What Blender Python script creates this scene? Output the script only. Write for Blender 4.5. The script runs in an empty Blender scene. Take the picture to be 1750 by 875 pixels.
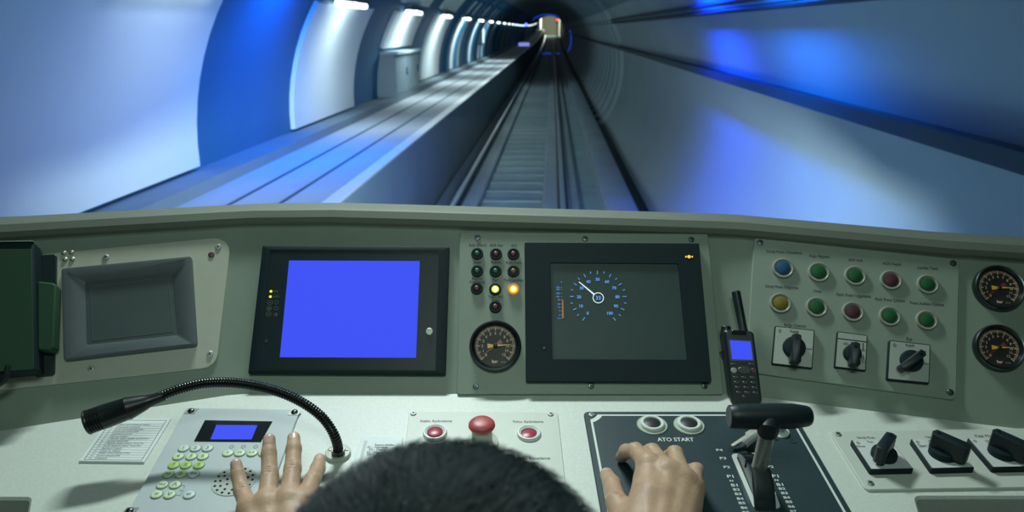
import bpy, bmesh, math, random
import numpy as np
from mathutils import Vector, Matrix
random.seed(7); np.random.seed(7)
S = bpy.context.scene
COL = S.collection
PI = math.pi

# ------------------------------------------------------------------ camera, world, light, exposure
F = 1300.0                                    # focal length in pixels of the 1750x875 frame
PITCH = math.radians(16.6)
cd = bpy.data.cameras.new('camera'); cam = bpy.data.objects.new('camera', cd); COL.objects.link(cam)
cd.sensor_width = 36; cd.lens = 36 * F / 1750; cd.clip_start = .02; cd.clip_end = 600
cam.location = (0, 0, 0); cam.rotation_euler = (PI / 2 - PITCH, 0, 0)
cd.dof.use_dof = True; cd.dof.focus_distance = 1.08; cd.dof.aperture_fstop = 6.5
S.camera = cam
W = bpy.data.worlds.new('world'); S.world = W; W.use_nodes = True
W.node_tree.nodes['Background'].inputs[0].default_value = (.10, .25, .32, 1)
W.node_tree.nodes['Background'].inputs[1].default_value = .3
S.view_settings.view_transform = 'Standard'; S.view_settings.look = 'None'
S.view_settings.exposure = 0; S.view_settings.gamma = 1; S.view_settings.use_curve_mapping = False

def light(name, kind, loc, energy, color, target=None, **kw):
    l = bpy.data.lights.new(name, kind); l.energy = energy; l.color = color
    for k, v in kw.items(): setattr(l, k, v)
    o = bpy.data.objects.new(name, l); COL.objects.link(o); o.location = loc
    if target is not None: o.rotation_euler = (Vector(target) - Vector(loc)).to_track_quat('-Z', 'Y').to_euler()
    return o
YAW = math.radians(2.95)                      # the tunnel runs a little to the right of the cab
def TW(x, d, z): return Vector((x * math.cos(YAW) + d * math.sin(YAW), d * math.cos(YAW) - x * math.sin(YAW), z))
# cab ceiling lamp in front, and an added fill light at the rear
light('cab_front_lamp', 'AREA', (-.30, 1.66, .82), 10.8, (.87, .98, .96), (-.02, .86, -.54), shape='RECTANGLE', size=.42, size_y=.10, spread=math.radians(120))
light('cab_rear_fill', 'AREA', (.0, -.25, .88), 2.8, (.80, 1, .90), (.0, .9, -.5), shape='RECTANGLE', size=.6, size_y=.3, spread=math.radians(110))
# the train's headlights under the windscreen
for hx, he in ((-.9, 620), (.05, 1100)):
    light('headlight', 'SPOT', TW(hx, 2.0, -1.15), he, (.78, .96, 1), TW(hx * 1.2, 9, -1.9), spot_size=math.radians(104), spot_blend=1.0, shadow_soft_size=.085)

# ------------------------------------------------------------------ pixels and planes
CP, SP = math.cos(PITCH), math.sin(PITCH)
def ray(px, py):
    x, y = (px - 875) / F, (py - 437.5) / F
    return Vector((x, CP - y * SP, -SP - y * CP))
def project(p):
    z = p[1] * CP - p[2] * SP; y = -(p[2] * CP + p[1] * SP)
    return 875 + F * p[0] / z, 437.5 + F * y / z
class Plane:
    def __init__(s, O, u, v):
        s.O = Vector(O); s.u = Vector(u).normalized(); s.v = Vector(v)
        s.v = (s.v - s.u * s.v.dot(s.u)).normalized(); s.n = s.u.cross(s.v)
    def W(s, a, b, h=0): return s.O + s.u * a + s.v * b + s.n * h
    def P(s, px, py, h=0):
        r = ray(px, py); o = s.O + s.n * h; t = o.dot(s.n) / r.dot(s.n); return r * t
    def ab(s, px, py, h=0):
        d = s.P(px, py, h) - s.O; return d.dot(s.u), d.dot(s.v)
    def M(s, a, b, h=0, spin=0):
        m = Matrix((s.u, s.v, s.n)).transposed().to_4x4(); m.translation = s.W(a, b, h)
        return m @ Matrix.Rotation(spin, 4, 'Z')
A8 = math.radians(8.4); A55 = math.radians(55); AL, AR = math.radians(14.5), math.radians(11)
DESK = Plane((0, .808, -.54), (1, 0, 0), (0, math.cos(A8), math.sin(A8)))
MID = Plane((0, 1.007, -.511), (1, 0, 0), (0, math.cos(A55), math.sin(A55)))
hl = MID.P(409, 520); hr = MID.P(1247, 530)
def wing(h, a):
    return Plane(h, (math.cos(a), math.sin(a), 0), (-math.sin(a) * math.cos(A55), math.cos(a) * math.cos(A55), math.sin(A55)))
LEFT = wing(hl, AL); RIGHT = wing(hr, -AR)
def hp(px, py, h=0): return DESK.P(px, py, h)

# ------------------------------------------------------------------ materials
def lin(c): return tuple(((v / 255) / 12.92 if v / 255 <= .04045 else ((v / 255 + .055) / 1.055) ** 2.4) for v in c)
MATS = {}
def mat(name, rgb, rough=.5, metal=0, emit=0, ecol=None, noise=0, scale=60, bump=0, bscale=300, spec=.5, coat=0, detail=4):
    m = bpy.data.materials.new(name); m.use_nodes = True; MATS[name] = m
    nt = m.node_tree; b = nt.nodes['Principled BSDF']
    b.inputs['Base Color'].default_value = (*rgb, 1); b.inputs['Roughness'].default_value = rough
    b.inputs['Metallic'].default_value = metal; b.inputs['Specular IOR Level'].default_value = spec
    b.inputs['Coat Weight'].default_value = coat
    tc = nt.nodes.new('ShaderNodeTexCoord')
    nz = nt.nodes.new('ShaderNodeTexNoise'); nz.inputs['Scale'].default_value = scale; nz.inputs['Detail'].default_value = detail
    nt.links.new(tc.outputs['Object'], nz.inputs['Vector'])
    rp = nt.nodes.new('ShaderNodeValToRGB')
    lo = tuple(max(0, c * (1 - noise)) for c in rgb); hi = tuple(min(1, c * (1 + noise)) for c in rgb)
    rp.color_ramp.elements[0].position = .3; rp.color_ramp.elements[1].position = .7
    rp.color_ramp.elements[0].color = (*lo, 1); rp.color_ramp.elements[1].color = (*hi, 1)
    nt.links.new(nz.outputs['Fac'], rp.inputs['Fac']); nt.links.new(rp.outputs['Color'], b.inputs['Base Color'])
    if bump:
        n2 = nt.nodes.new('ShaderNodeTexNoise'); n2.inputs['Scale'].default_value = bscale; n2.inputs['Detail'].default_value = 2
        nt.links.new(tc.outputs['Object'], n2.inputs['Vector'])
        bp = nt.nodes.new('ShaderNodeBump'); bp.inputs['Strength'].default_value = bump; bp.inputs['Distance'].default_value = .001
        nt.links.new(n2.outputs['Fac'], bp.inputs['Height']); nt.links.new(bp.outputs['Normal'], b.inputs['Normal'])
    if emit:
        b.inputs['Emission Color'].default_value = (*(ecol or rgb), 1); b.inputs['Emission Strength'].default_value = emit
    return m
mat('desk_paint', (.58, .65, .585), .42, noise=.05, scale=260, bump=.25, bscale=700)
mat('panel_shade_paint', (.235, .305, .24), .5, noise=.03, scale=30, bump=.1, bscale=500)  # darker than the desk: part of the panel's shade is in this colour
mat('plate_paint', (.255, .325, .26), .5, noise=.02, scale=40)
mat('desk_plate', (.53, .59, .52), .45, noise=.02, scale=40)
mat('bronze_plate', (.45, .49, .39), .45, noise=.03, scale=50)
mat('phone_plate', (.45, .53, .53), .38, noise=.02, scale=40)
mat('rim_shade_paint', (.13, .16, .125), .65, noise=.03, scale=30, bump=.1, bscale=500)  # panel colour made darker, the rim's shade is painted in
mat('black_plastic', (.005, .019, .023), .6, spec=.25, noise=.1, scale=80)
mat('black_face', (.008, .023, .026), .4, spec=.3, noise=.08, scale=60)
mat('black_gloss', (.008, .014, .016), .15)
mat('charcoal_plate', (.022, .046, .052), .42, noise=.06, scale=120)
mat('grey_bezel', (.075, .105, .11), .5, noise=.04, scale=60)
mat('grey_screen', (.062, .092, .092), .45, spec=.3, noise=.05, scale=20)
mat('lcd_dark', (.042, .075, .070), .45, spec=.25, noise=.05, scale=20)
mat('blue_screen', (.004, .006, .03), .7, spec=.08, emit=1.0, ecol=lin((63, 82, 244)))
mat('blue_print', (.05, .15, .5), .4, emit=.85, ecol=lin((86, 160, 240)))
mat('white_print_lit', (.5, .6, .7), .4, emit=.75, ecol=lin((225, 240, 250)))
mat('orange_lit', (.3, .1, .03), .4, emit=.35, ecol=lin((200, 110, 60)))
mat('steel', (.42, .47, .45), .5, .8)
mat('chrome', (.70, .74, .72), .25, .75)
mat('brushed', (.48, .50, .43), .35, .7, noise=.1, scale=200)
mat('dark_steel', (.10, .13, .135), .32, 1)
mat('print_dark', (.03, .05, .045), .6)
mat('print_grey', (.10, .13, .12), .6)
mat('print_mid', (.16, .2, .2), .5)
mat('print_white', (.62, .70, .66), .5)
mat('white_ring', (.66, .74, .70), .35)
mat('ring_plastic', (.42, .48, .40), .35)
mat('ring_grey', (.27, .31, .25), .4)
mat('face_silver', (.42, .48, .42), .4, noise=.03, scale=100)
mat('face_steel', (.60, .66, .63), .25)
mat('btn_green', (.012, .105, .035), .55, spec=.25); mat('btn_red', (.085, .030, .040), .55, spec=.25)
mat('btn_blue', (.012, .085, .19), .55, spec=.25); mat('btn_yellow', (.20, .165, .022), .55, spec=.25)
mat('btn_black', (.015, .024, .024), .45, noise=.2, scale=200)
mat('desk_red', (.33, .025, .05), .35, noise=.1, scale=120); mat('estop_red', (.42, .075, .075), .42, noise=.15, scale=80)
mat('lamp_green_off', (.012, .09, .04), .4); mat('lamp_red_off', (.09, .03, .04), .4); mat('lamp_amber_off', (.13, .09, .04), .4)
mat('lamp_yellow_on', (.6, .6, .05), .3, emit=1.1, ecol=(.85, .95, .04)); mat('lamp_core', (1, 1, 1), .3, emit=1.4, ecol=(1, 1, .85))
mat('lamp_amber_on', (.9, .5, .05), .3, emit=1.2, ecol=(1, .78, .03))
mat('lamp_orange_on', (.6, .2, .03), .3, emit=.22, ecol=(1, .3, .08)); mat('led_orange', (1, .4, .05), .3, emit=1.3, ecol=(1, .42, .05))
mat('dial', (.012, .014, .010), .5); mat('dial_print', (.78, .56, .40), .5); mat('dial_green', (.32, .42, .34), .5)
mat('needle_yellow', (.72, .45, .05), .4); mat('needle_red', (.24, .03, .03), .4)
mat('green_cover', (.010, .060, .022), .7, noise=.04, scale=200)
mat('key_lime', (.56, .72, .44), .4, noise=.03, scale=300); mat('key_green', (.36, .58, .12), .4); mat('key_pale', (.55, .68, .60), .4)
mat('grille', (.40, .46, .41), .5)
mat('paper', (.66, .75, .72), .6); mat('sleeve', (.62, .72, .70), .25, noise=.04, scale=60)
mat('mic_black', (.010, .016, .016), .33); mat('neck_black', (.020, .025, .022), .22, .6)
mat('rubber', (.006, .017, .020), .45, noise=.1, scale=60)
mat('radio_black', (.007, .018, .021), .38, noise=.1, scale=90)
mat('radio_key', (.05, .068, .065), .35)
mat('skin', (.47, .32, .21), .5, noise=.10, scale=60, bump=.35, bscale=420, spec=.35)
mat('nail', (.60, .42, .34), .3)
mat('hair', (.027, .050, .052), .55, noise=.4, scale=25); mat('shirt', (.03, .045, .06), .8, noise=.1, scale=90)
mat('trouser', (.015, .02, .03), .8); mat('seat_cloth', (.03, .05, .09), .9, noise=.2, scale=50)
mat('tray_green', (.045, .070, .050), .6, noise=.06, scale=30)
mat('cab_lining', (.30, .34, .32), .7, noise=.03); mat('cab_floor', (.05, .06, .06), .8, noise=.2)
# tunnel
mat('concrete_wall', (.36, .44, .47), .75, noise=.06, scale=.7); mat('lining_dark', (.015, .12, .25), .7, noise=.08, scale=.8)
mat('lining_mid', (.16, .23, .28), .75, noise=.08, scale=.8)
mat('track_bed', (.30, .45, .47), .85, noise=.12, scale=2.5); mat('plinth', (.33, .42, .47), .8, noise=.10, scale=2)
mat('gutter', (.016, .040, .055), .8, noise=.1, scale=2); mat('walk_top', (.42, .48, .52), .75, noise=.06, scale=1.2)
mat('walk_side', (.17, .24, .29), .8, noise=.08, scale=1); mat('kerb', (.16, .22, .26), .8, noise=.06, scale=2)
mat('groove', (.035, .07, .10), .8)
mat('white_panel', (.72, .80, .82), .45, noise=.03, scale=.6)
mat('rail_steel', (.55, .68, .74), .3, .4); mat('sleeper', (.225, .315, .35), .85, noise=.1, scale=4)
mat('tray_metal', (.022, .055, .08), .7); mat('cable_black', (.012, .03, .04), .6)
mat('cabinet_grey', (.19, .26, .30), .5, noise=.05, scale=3)
mat('tube_lit', (1, 1, 1), .5, emit=3.2, ecol=(.86, 1, .98)); mat('housing', (.10, .14, .16), .5)
mat('blue_lit', (.02, .05, .6), .5, emit=.7, ecol=(.015, .09, .9)); mat('blue_bulb', (.1, .1, 1), .5, emit=6, ecol=(.08, .12, 1))
mat('sign_lit', (.4, .4, .9), .5, emit=.8, ecol=(.33, .36, .95)); mat('box_lit', (.8, 1, 1), .5, emit=1.0, ecol=(.75, .95, 1))
mat('red_lit', (1, .1, .05), .5, emit=3, ecol=(1, .12, .05)); mat('white_lit', (1, 1, 1), .5, emit=4, ecol=(1, 1, .95))
mat('hall_wall', (.62, .58, .47), .7, noise=.05, scale=.5); mat('hall_white', (.85, .9, .86), .6)

# ------------------------------------------------------------------ mesh builder
def new_obj(name, me, parent=None, mw=None):
    o = bpy.data.objects.new(name, me); COL.objects.link(o)
    if parent is not None: o.parent = parent
    if mw is not None: o.matrix_world = mw
    return o
class MB:
    def __init__(s): s.v = []; s.f = []
    def add(s, vs, fs, M=None):
        k = len(s.v)
        s.v += [tuple(M @ Vector(p)) if M is not None else tuple(p) for p in vs]
        s.f += [tuple(i + k for i in f) for f in fs]; return s
    def loft(s, rings, cap0=True, cap1=True, closed=True, M=None):
        n = len(rings[0]); vs = [p for r in rings for p in r]; fs = []
        for i in range(len(rings) - 1):
            for j in range(n if closed else n - 1):
                a = i * n + j; b = i * n + (j + 1) % n; fs.append((a, b, b + n, a + n))
        if cap0: fs.append(tuple(range(n))[::-1])
        if cap1: fs.append(tuple(range((len(rings) - 1) * n, len(rings) * n)))
        return s.add(vs, fs, M)
    def slab(s, poly, h0, h1, bev=0, M=None):
        r = [[(x, y, h0) for x, y in poly]]
        if bev: r += [[(x, y, h1 - bev) for x, y in poly], [(x, y, h1) for x, y in inset(poly, bev)]]
        else: r += [[(x, y, h1) for x, y in poly]]
        return s.loft(r, M=M)
    def ring(s, outer, inner, h0, h1, hi=None):          # a flat frame between two contours of the same count
        hi = h1 if hi is None else hi
        return s.loft([[(x, y, h0) for x, y in outer], [(x, y, h1) for x, y in outer], [(x, y, hi) for x, y in inner], [(x, y, h0) for x, y in inner], [(x, y, h0) for x, y in outer]], False, False)
    def lathe(s, prof, n=32, c=(0, 0), M=None, cap0=True, cap1=True):
        return s.loft([[(c[0] + r * math.cos(2 * PI * k / n), c[1] + r * math.sin(2 * PI * k / n), h) for k in range(n)] for r, h in prof], cap0, cap1, M=M)
    def box(s, x0, x1, y0, y1, z0, z1, M=None):
        return s.slab([(x0, y0), (x1, y0), (x1, y1), (x0, y1)], z0, z1, M=M)
    def tube(s, pts, r, n=12, caps=True, M=None):
        pts = [Vector(p) for p in pts]; rs = r if isinstance(r, (list, tuple)) else [r] * len(pts)
        up = Vector((0, 0, 1)); rings = []; side = None
        for i, p in enumerate(pts):
            t = (pts[min(i + 1, len(pts) - 1)] - pts[max(i - 1, 0)]).normalized()
            if side is None:
                side = t.cross(up)
                if side.length < .05: side = t.cross(Vector((1, 0, 0)))
            side = (side - t * side.dot(t)).normalized(); w = side.cross(t)
            rings.append([p + (side * math.cos(2 * PI * k / n) + w * math.sin(2 * PI * k / n)) * rs[i] for k in range(n)])
        return s.loft(rings, caps, caps, M=M)
    def build(s, name, m, parent=None, mw=None, angle=35, flat=False):
        me = bpy.data.meshes.new(name); me.from_pydata(s.v, [], s.f)
        bm = bmesh.new(); bm.from_mesh(me); bmesh.ops.recalc_face_normals(bm, faces=bm.faces); bm.to_mesh(me); bm.free()
        me.materials.append(MATS[m])
        if not flat:
            me.shade_smooth(); me.set_sharp_from_angle(angle=math.radians(angle))
        return new_obj(name, me, parent, mw)
def inset(poly, d):
    n = len(poly); out = []; ar = sum(poly[i][0] * poly[(i + 1) % n][1] - poly[(i + 1) % n][0] * poly[i][1] for i in range(n))
    sg = 1 if ar > 0 else -1
    for i in range(n):
        p0, p1, p2 = (Vector(poly[(i + k) % n]) for k in (-1, 0, 1))
        a = (p1 - p0); b = (p2 - p1)
        if a.length < 1e-9 or b.length < 1e-9: out.append(tuple(p1)); continue
        a.normalize(); b.normalize(); na = Vector((-a.y, a.x)) * sg; nb = Vector((-b.y, b.x)) * sg
        q = na + nb; out.append(tuple(p1 + q * (d / max(.3, (1 + na.dot(nb))))))
    return out
def rp(pts, r, n=5):                                        # polygon with rounded corners
    rs = r if isinstance(r, (list, tuple)) else [r] * len(pts); out = []; N = len(pts)
    for i in range(N):
        p0, p1, p2 = (Vector(pts[(i + k) % N]) for k in (-1, 0, 1))
        a = (p0 - p1).normalized(); b = (p2 - p1).normalized(); ri = rs[i]
        if ri <= 0: out += [tuple(p1)] * n; continue
        th = math.acos(max(-1, min(1, a.dot(b)))); dd = ri / math.tan(th / 2); bis = (a + b).normalized(); c = p1 + bis * (ri / math.sin(th / 2))
        s0 = p1 + a * dd - c; s1 = p1 + b * dd - c; a0 = math.atan2(s0.y, s0.x); a1 = math.atan2(s1.y, s1.x); da = (a1 - a0 + PI) % (2 * PI) - PI
        out += [(c.x + ri * math.cos(a0 + da * k / (n - 1)), c.y + ri * math.sin(a0 + da * k / (n - 1))) for k in range(n)]
    return out
def circ(x, y, r, n=32, ry=None): return [(x + r * math.cos(2 * PI * k / n), y + (ry or r) * math.sin(2 * PI * k / n)) for k in range(n)]
def rect(x, y, w, h): return [(x - w / 2, y - h / 2), (x + w / 2, y - h / 2), (x + w / 2, y + h / 2), (x - w / 2, y + h / 2)]

def tag(o, label=None, cat=None, group=None, kind=None):
    if label: o['label'] = label
    if cat: o['category'] = cat
    if group: o['group'] = group
    if kind: o['kind'] = kind
    return o
class Thing:                                                # an Empty at the thing's base, in the frame of the surface that carries it
    def __init__(s, name, label, cat, plane, px, py, h=0, group=None, spin=0):
        s.plane = plane; s.a, s.b = plane.ab(px, py, h); s.h = h
        s.o = new_obj(name, None, None, plane.M(s.a, s.b, h, spin)); tag(s.o, label, cat, group); s.spin = spin
    def xy(s, px, py, h=0):
        a, b = s.plane.ab(px, py, s.h + h); x, y = a - s.a, b - s.b
        c, n = math.cos(-s.spin), math.sin(-s.spin); return (x * c - y * n, x * n + y * c)
    def quad(s, pts, h=0): return [s.xy(*p, h=h) for p in pts]
    def width(s, px, py, w, h=0):
        p = s.xy(px - w / 2, py, h); q = s.xy(px + w / 2, py, h); return (Vector(p) - Vector(q)).length
TXT = {}
def text_data(st):
    if st not in TXT:
        c = bpy.data.curves.new('txt', 'FONT'); c.body = st; c.size = 1; c.align_x = 'CENTER'; c.align_y = 'CENTER'; c.resolution_u = 3
        o = bpy.data.objects.new('txt', c); COL.objects.link(o)
        dg = bpy.context.evaluated_depsgraph_get(); me = bpy.data.meshes.new_from_object(o.evaluated_get(dg))
        vs = [tuple(v.co) for v in me.vertices]; fs = [tuple(p.vertices) for p in me.polygons]
        bpy.data.objects.remove(o); bpy.data.curves.remove(c); bpy.data.meshes.remove(me)
        xs = [v[0] for v in vs] or [0]; ys = [v[1] for v in vs] or [0]
        TXT[st] = (vs, fs, (min(xs) + max(xs)) / 2, (min(ys) + max(ys)) / 2, max(xs) - min(xs), max(ys) - min(ys))
    return TXT[st]
def put_text(mb, st, x, y, h, width=None, height=None, rot=0, sy=1, bold=0):
    vs, fs, cx, cy, w, hh = text_data(st)
    k = width / w if width else height / hh; ky = (height / hh if height else k) * sy
    c, s_ = math.cos(rot), math.sin(rot)
    for dx, dy in (((0, 0),) if not bold else ((-bold, 0), (bold, 0), (0, bold), (0, -bold))):
        mb.add([(x + dx + ((a - cx) * k) * c - ((b - cy) * ky) * s_, y + dy + ((a - cx) * k) * s_ + ((b - cy) * ky) * c, h + (abs(dx) + 2 * dy) * .02) for a, b, _ in vs], fs)
def text_on(t, st, px, py, w, h, m='print_dark', sy=1.15, bold=.00008, name='legend', parent=None, rot=0):
    mb = MB(); x, y = t.xy(px, py, h); put_text(mb, st, x, y, h, width=t.width(px, py, w, h), sy=sy, bold=bold, rot=rot)
    return mb.build(name, m, parent or t.o, flat=True)
def screw(t, px, py, h, r=.0042, m='steel'):
    x, y = t.xy(px, py, h); mb = MB()
    mb.lathe([(r, h), (r, h + .0008), (r * .8, h + .0018), (r * .45, h + .002)], 16, (x, y))
    o = mb.build('screw', m, t.o); k = MB()
    for a in (.5, .5 + PI / 2):
        k.slab([(x + math.cos(a) * dx * r * .62 - math.sin(a) * dy * r * .14, y + math.sin(a) * dx * r * .62 + math.cos(a) * dy * r * .14) for dx, dy in ((-1, -1), (1, -1), (1, 1), (-1, 1))], h + .0019, h + .0023)
    k.build('recess', 'print_dark', o); return o

# ------------------------------------------------------------------ the tunnel (setting)
TCX, TCZ, TR = -.55, -1.05, 2.55
RAILZ, WALKZ = -2.27, -1.27
def zoff(d): return .00015 * max(0, d - 60) ** 2
def TP(x, d, z): return TW(x, d, z + zoff(d))
def sweep(mb, sec, ds, closed=True, caps=True):              # sec: [(x,z)] or function of d
    mb.loft([[TP(x, d, z) for x, z in (sec(d) if callable(sec) else sec)] for d in ds], caps, caps, closed)
DS = [-3, 2, 6, 10, 14, 20, 30, 45, 60, 70, 80, 90, 100, 110, 120, 130, 140, 150]
def lining(name, a0, a1, m, n=14):
    mb = MB(); st = [(-3., TR), (6, TR), (18, TR)]; d = 22.
    while d < 150: st += [(d, TR), (d + .10, TR - .10), (d + .7, TR - .10), (d + .8, TR)]; d += 1.7 if d < 80 else 3.4
    st.append((150, TR))
    rings = [[TP(TCX + r * math.cos(math.radians(a0 + (a1 - a0) * k / n)), dd, TCZ + r * math.sin(math.radians(a0 + (a1 - a0) * k / n))) for k in range(n + 1)] for dd, r in st]
    mb.loft(rings, False, False, False)
    o = mb.build(name, m, angle=30); tag(o, kind='structure'); return o
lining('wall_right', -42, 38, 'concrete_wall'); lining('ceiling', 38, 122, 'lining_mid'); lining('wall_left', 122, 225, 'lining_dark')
mb = MB(); sweep(mb, [(-1.66, -2.75), (1.9, -2.75), (1.9, -2.62), (1.16, -2.62), (1.16, -2.48), (-1.66, -2.48)], DS); tag(mb.build('floor', 'track_bed'), kind='structure')
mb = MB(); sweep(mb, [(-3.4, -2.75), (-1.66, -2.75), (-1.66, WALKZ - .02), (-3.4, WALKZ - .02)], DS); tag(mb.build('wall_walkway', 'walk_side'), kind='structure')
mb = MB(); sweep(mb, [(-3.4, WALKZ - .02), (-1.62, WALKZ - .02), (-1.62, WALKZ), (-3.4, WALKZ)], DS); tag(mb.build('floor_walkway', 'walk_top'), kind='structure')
mb = MB(); sweep(mb, [(-3.2, WALKZ), (-2.78, WALKZ), (-2.78, WALKZ + .10), (-3.2, WALKZ + .10)], DS); tag(mb.build('trim_1', 'kerb'), kind='structure')
mb = MB()
for x in (-2.42, -2.05): sweep(mb, [(x - .016, WALKZ + .001), (x + .016, WALKZ + .001), (x + .016, WALKZ + .004), (x - .016, WALKZ + .004)], DS)
tag(mb.build('trim_2', 'groove'), kind='structure')
mb = MB(); sweep(mb, [(1.17, -2.62), (1.75, -2.62), (1.75, -2.60), (1.17, -2.60)], DS); tag(mb.build('trim_3', 'gutter'), kind='structure')
mb = MB(); sweep(mb, [(-1.74, WALKZ), (-1.615, WALKZ), (-1.615, WALKZ + .006), (-1.74, WALKZ + .006)], DS); tag(mb.build('trim_4', 'white_panel'), kind='structure')
def top_thing(name, mb, m, label, cat, group=None, **k): return tag(mb.build(name, m, **k), label, cat, group)
mb = MB(); sweep(mb, [(.74, -2.48), (1.15, -2.48), (1.15, -2.27), (1.12, -2.25), (.77, -2.25), (.74, -2.27)], DS)
top_thing('cable_trough', mb, 'plinth', 'pale concrete cable trough running beside the right-hand rail', 'trough')
for x0, x1, st in ((-1.64, -1.03, 'under the left-hand rail'), (-.11, .42, 'under the right-hand rail')):
    mb = MB(); sweep(mb, [(x0, -2.48), (x1, -2.48), (x1, -2.40), (x1 - .02, -2.385), (x0 + .02, -2.385), (x0, -2.40)], DS)
    top_thing('track_plinth', mb, 'plinth', 'long pale concrete track plinth ' + st, 'plinth', 'track plinths')
RAILS = [(-1.325, 'steel rail on the left, nearer the walkway'), (.174, 'steel rail on the right, nearer the cable trough')]
for x, lb in RAILS:
    root = new_obj('rail', None, None, Matrix.Translation(TP(x, 0, -2.385))); tag(root, 'shiny running ' + lb, 'rail', 'running rails')
    inv = root.matrix_world.inverted(); 
    for nm, sec, m in (('rail_foot', [(-.075, 0), (.075, 0), (.075, .012), (.012, .03), (.012, .08), (-.012, .08), (-.012, .03), (-.075, .012)], 'tray_metal'),
                       ('rail_head', [(-.034, .08), (.034, .08), (.036, .105), (.026, .115), (-.026, .115), (-.036, .105)], 'rail_steel')):
        mb = MB(); mb.loft([[inv @ TP(x + a, d, -2.385 + z) for a, z in sec] for d in DS]); o = mb.build(nm, m, root)
me = None
for k in range(64):
    d = 2.6 + k * .72 if k < 50 else 2.6 + 50 * .72 + (k - 50) * 1.6
    if me is None:
        mb = MB(); mb.slab(rp([(-.45, -.11), (.45, -.11), (.45, .11), (-.45, .11)], .02, 3), 0, .022, .008); o = mb.build('sleeper', 'sleeper'); me = o.data
    else: o = new_obj('sleeper', me)
    o.location = TP(-.57, d, -2.48); o.rotation_euler = (0, 0, -YAW); tag(o, 'dark low concrete sleeper between the two rails, one of an even row', 'sleeper', 'sleepers between the rails')
# cables and cable tray on the right wall
for z, lb in ((.165, 'lower of two thin black cables high on the right tunnel wall'), (.235, 'upper of two thin black cables high on the right tunnel wall')):
    x = TCX + math.sqrt(TR ** 2 - (z - TCZ) ** 2) - .075
    mb = MB(); mb.tube([TP(x, d, z) for d in DS[1:]], .026, 8); top_thing('wall_cable', mb, 'cable_black', lb, 'cable', 'cables on the right wall')
zt = -.42; xt = TCX + math.sqrt(TR ** 2 - (zt - TCZ) ** 2)
root = new_obj('cable_tray', None, None, Matrix.Translation(TP(xt, 2, zt))); tag(root, 'dark metal cable tray along the right tunnel wall', 'cable tray'); inv = root.matrix_world.inverted()
mb = MB(); mb.loft([[inv @ TP(xt + a, d, zt + z) for a, z in ((.05, -.10), (-.17, -.10), (-.17, -.02), (-.155, -.02), (-.155, -.085), (.05, -.085))] for d in DS[1:]]); mb.build('tray_channel', 'tray_metal', root)
for a, z, r in ((-.12, -.06, .022), (-.06, -.055, .028), (0, -.06, .022)):
    mb = MB(); mb.tube([inv @ TP(xt + a, d, zt + z) for d in DS[1:]], r, 8); mb.build('tray_cable', 'cable_black', root)
for k in range(20):
    mb = MB(); d = 3 + 2.4 * k
    mb.loft([[inv @ TP(xt + a, d + e, zt + z) for a, z in ((.08, -.13), (-.16, -.10), (.08, -.10))] for e in (0, .05)]); mb.build('tray_bracket', 'tray_metal', root)

# left wall: lamps with the white panels they light
def wallpt(ang, d, r=TR): return TP(TCX + r * math.cos(math.radians(ang)), d, TCZ + r * math.sin(math.radians(ang)))
LAMPD = [5.5 + 4.55 * k for k in range(27)]
ORD = 'nearest second third fourth fifth sixth seventh eighth ninth tenth eleventh twelfth thirteenth fourteenth fifteenth sixteenth seventeenth eighteenth nineteenth twentieth twenty-first twenty-second twenty-third twenty-fourth twenty-fifth twenty-sixth twenty-seventh'.split()
def count(k): return ORD[k]
for k, d in enumerate(LAMPD):
    c = wallpt(146, d, TR - .14)
    root = new_obj('tunnel_lamp', None, None, Matrix.Translation(c) @ Matrix.Rotation(-YAW, 4, 'Z'))
    tag(root, 'bright fluorescent tube lamp on the left tunnel wall, %s from the cab' % count(k), 'lamp', 'tube lamps along the left wall')
    mb = MB(); mb.slab(rect(0, 0, .10, 1.45), .03, .10, .01); mb.box(-.14, -.03, -.4, -.3, .03, .09); mb.box(-.14, -.03, .3, .4, .03, .09); mb.build('lamp_housing', 'housing', root)
    mb = MB(); mb.tube([(0.0, -.68, 0), (0.0, .68, 0)], .042, 10); mb.build('lamp_tube', 'tube_lit', root)
    if k < 7: light('lamp_light', 'AREA', tuple(c + Vector((.16, 0, -.03))), 1.0 if k == 0 else (24 if k == 1 else 50), (.86, 1, .98), tuple(c + Vector((-.30, 0, -1.0))), shape='RECTANGLE', size=.14, size_y=1.3)
    # the curved white panel behind it, in pieces above and below the lamp
    d0, d1 = d - 1.1, d + (1.7 if k else .9)
    if k == 0: d0 = d - 2.6
    if k % 9 == 8: continue
    root = new_obj('wall_panel', None, None, Matrix.Translation(wallpt(160, (d0 + d1) / 2))); inv = root.matrix_world.inverted()
    tag(root, 'tall curved white wall panel under the tube lamp, %s from the cab on the left' % count(k), 'wall panel', 'white panels along the left wall')
    def piece(nm, a0, a1, m='white_panel'):
        mb = MB(); n = 8; rr = []
        for dd in (d0, d1):
            rr.append([inv @ wallpt(a0 + (a1 - a0) * j / n, dd, TR - .06) for j in range(n + 1)] + [inv @ wallpt(a1 + (a0 - a1) * j / n, dd, TR - .005) for j in range(n + 1)])
        mb.loft(rr); mb.build(nm, m, root)
    piece('upper_section', 133, 143.5); piece('lower_section', 147.5, 182 if k != 2 else 163)
    if k > 0: piece('ceiling_highlight', 124, 130, 'cabinet_grey')  # grey strip stands in for the light patches on the ceiling
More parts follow.
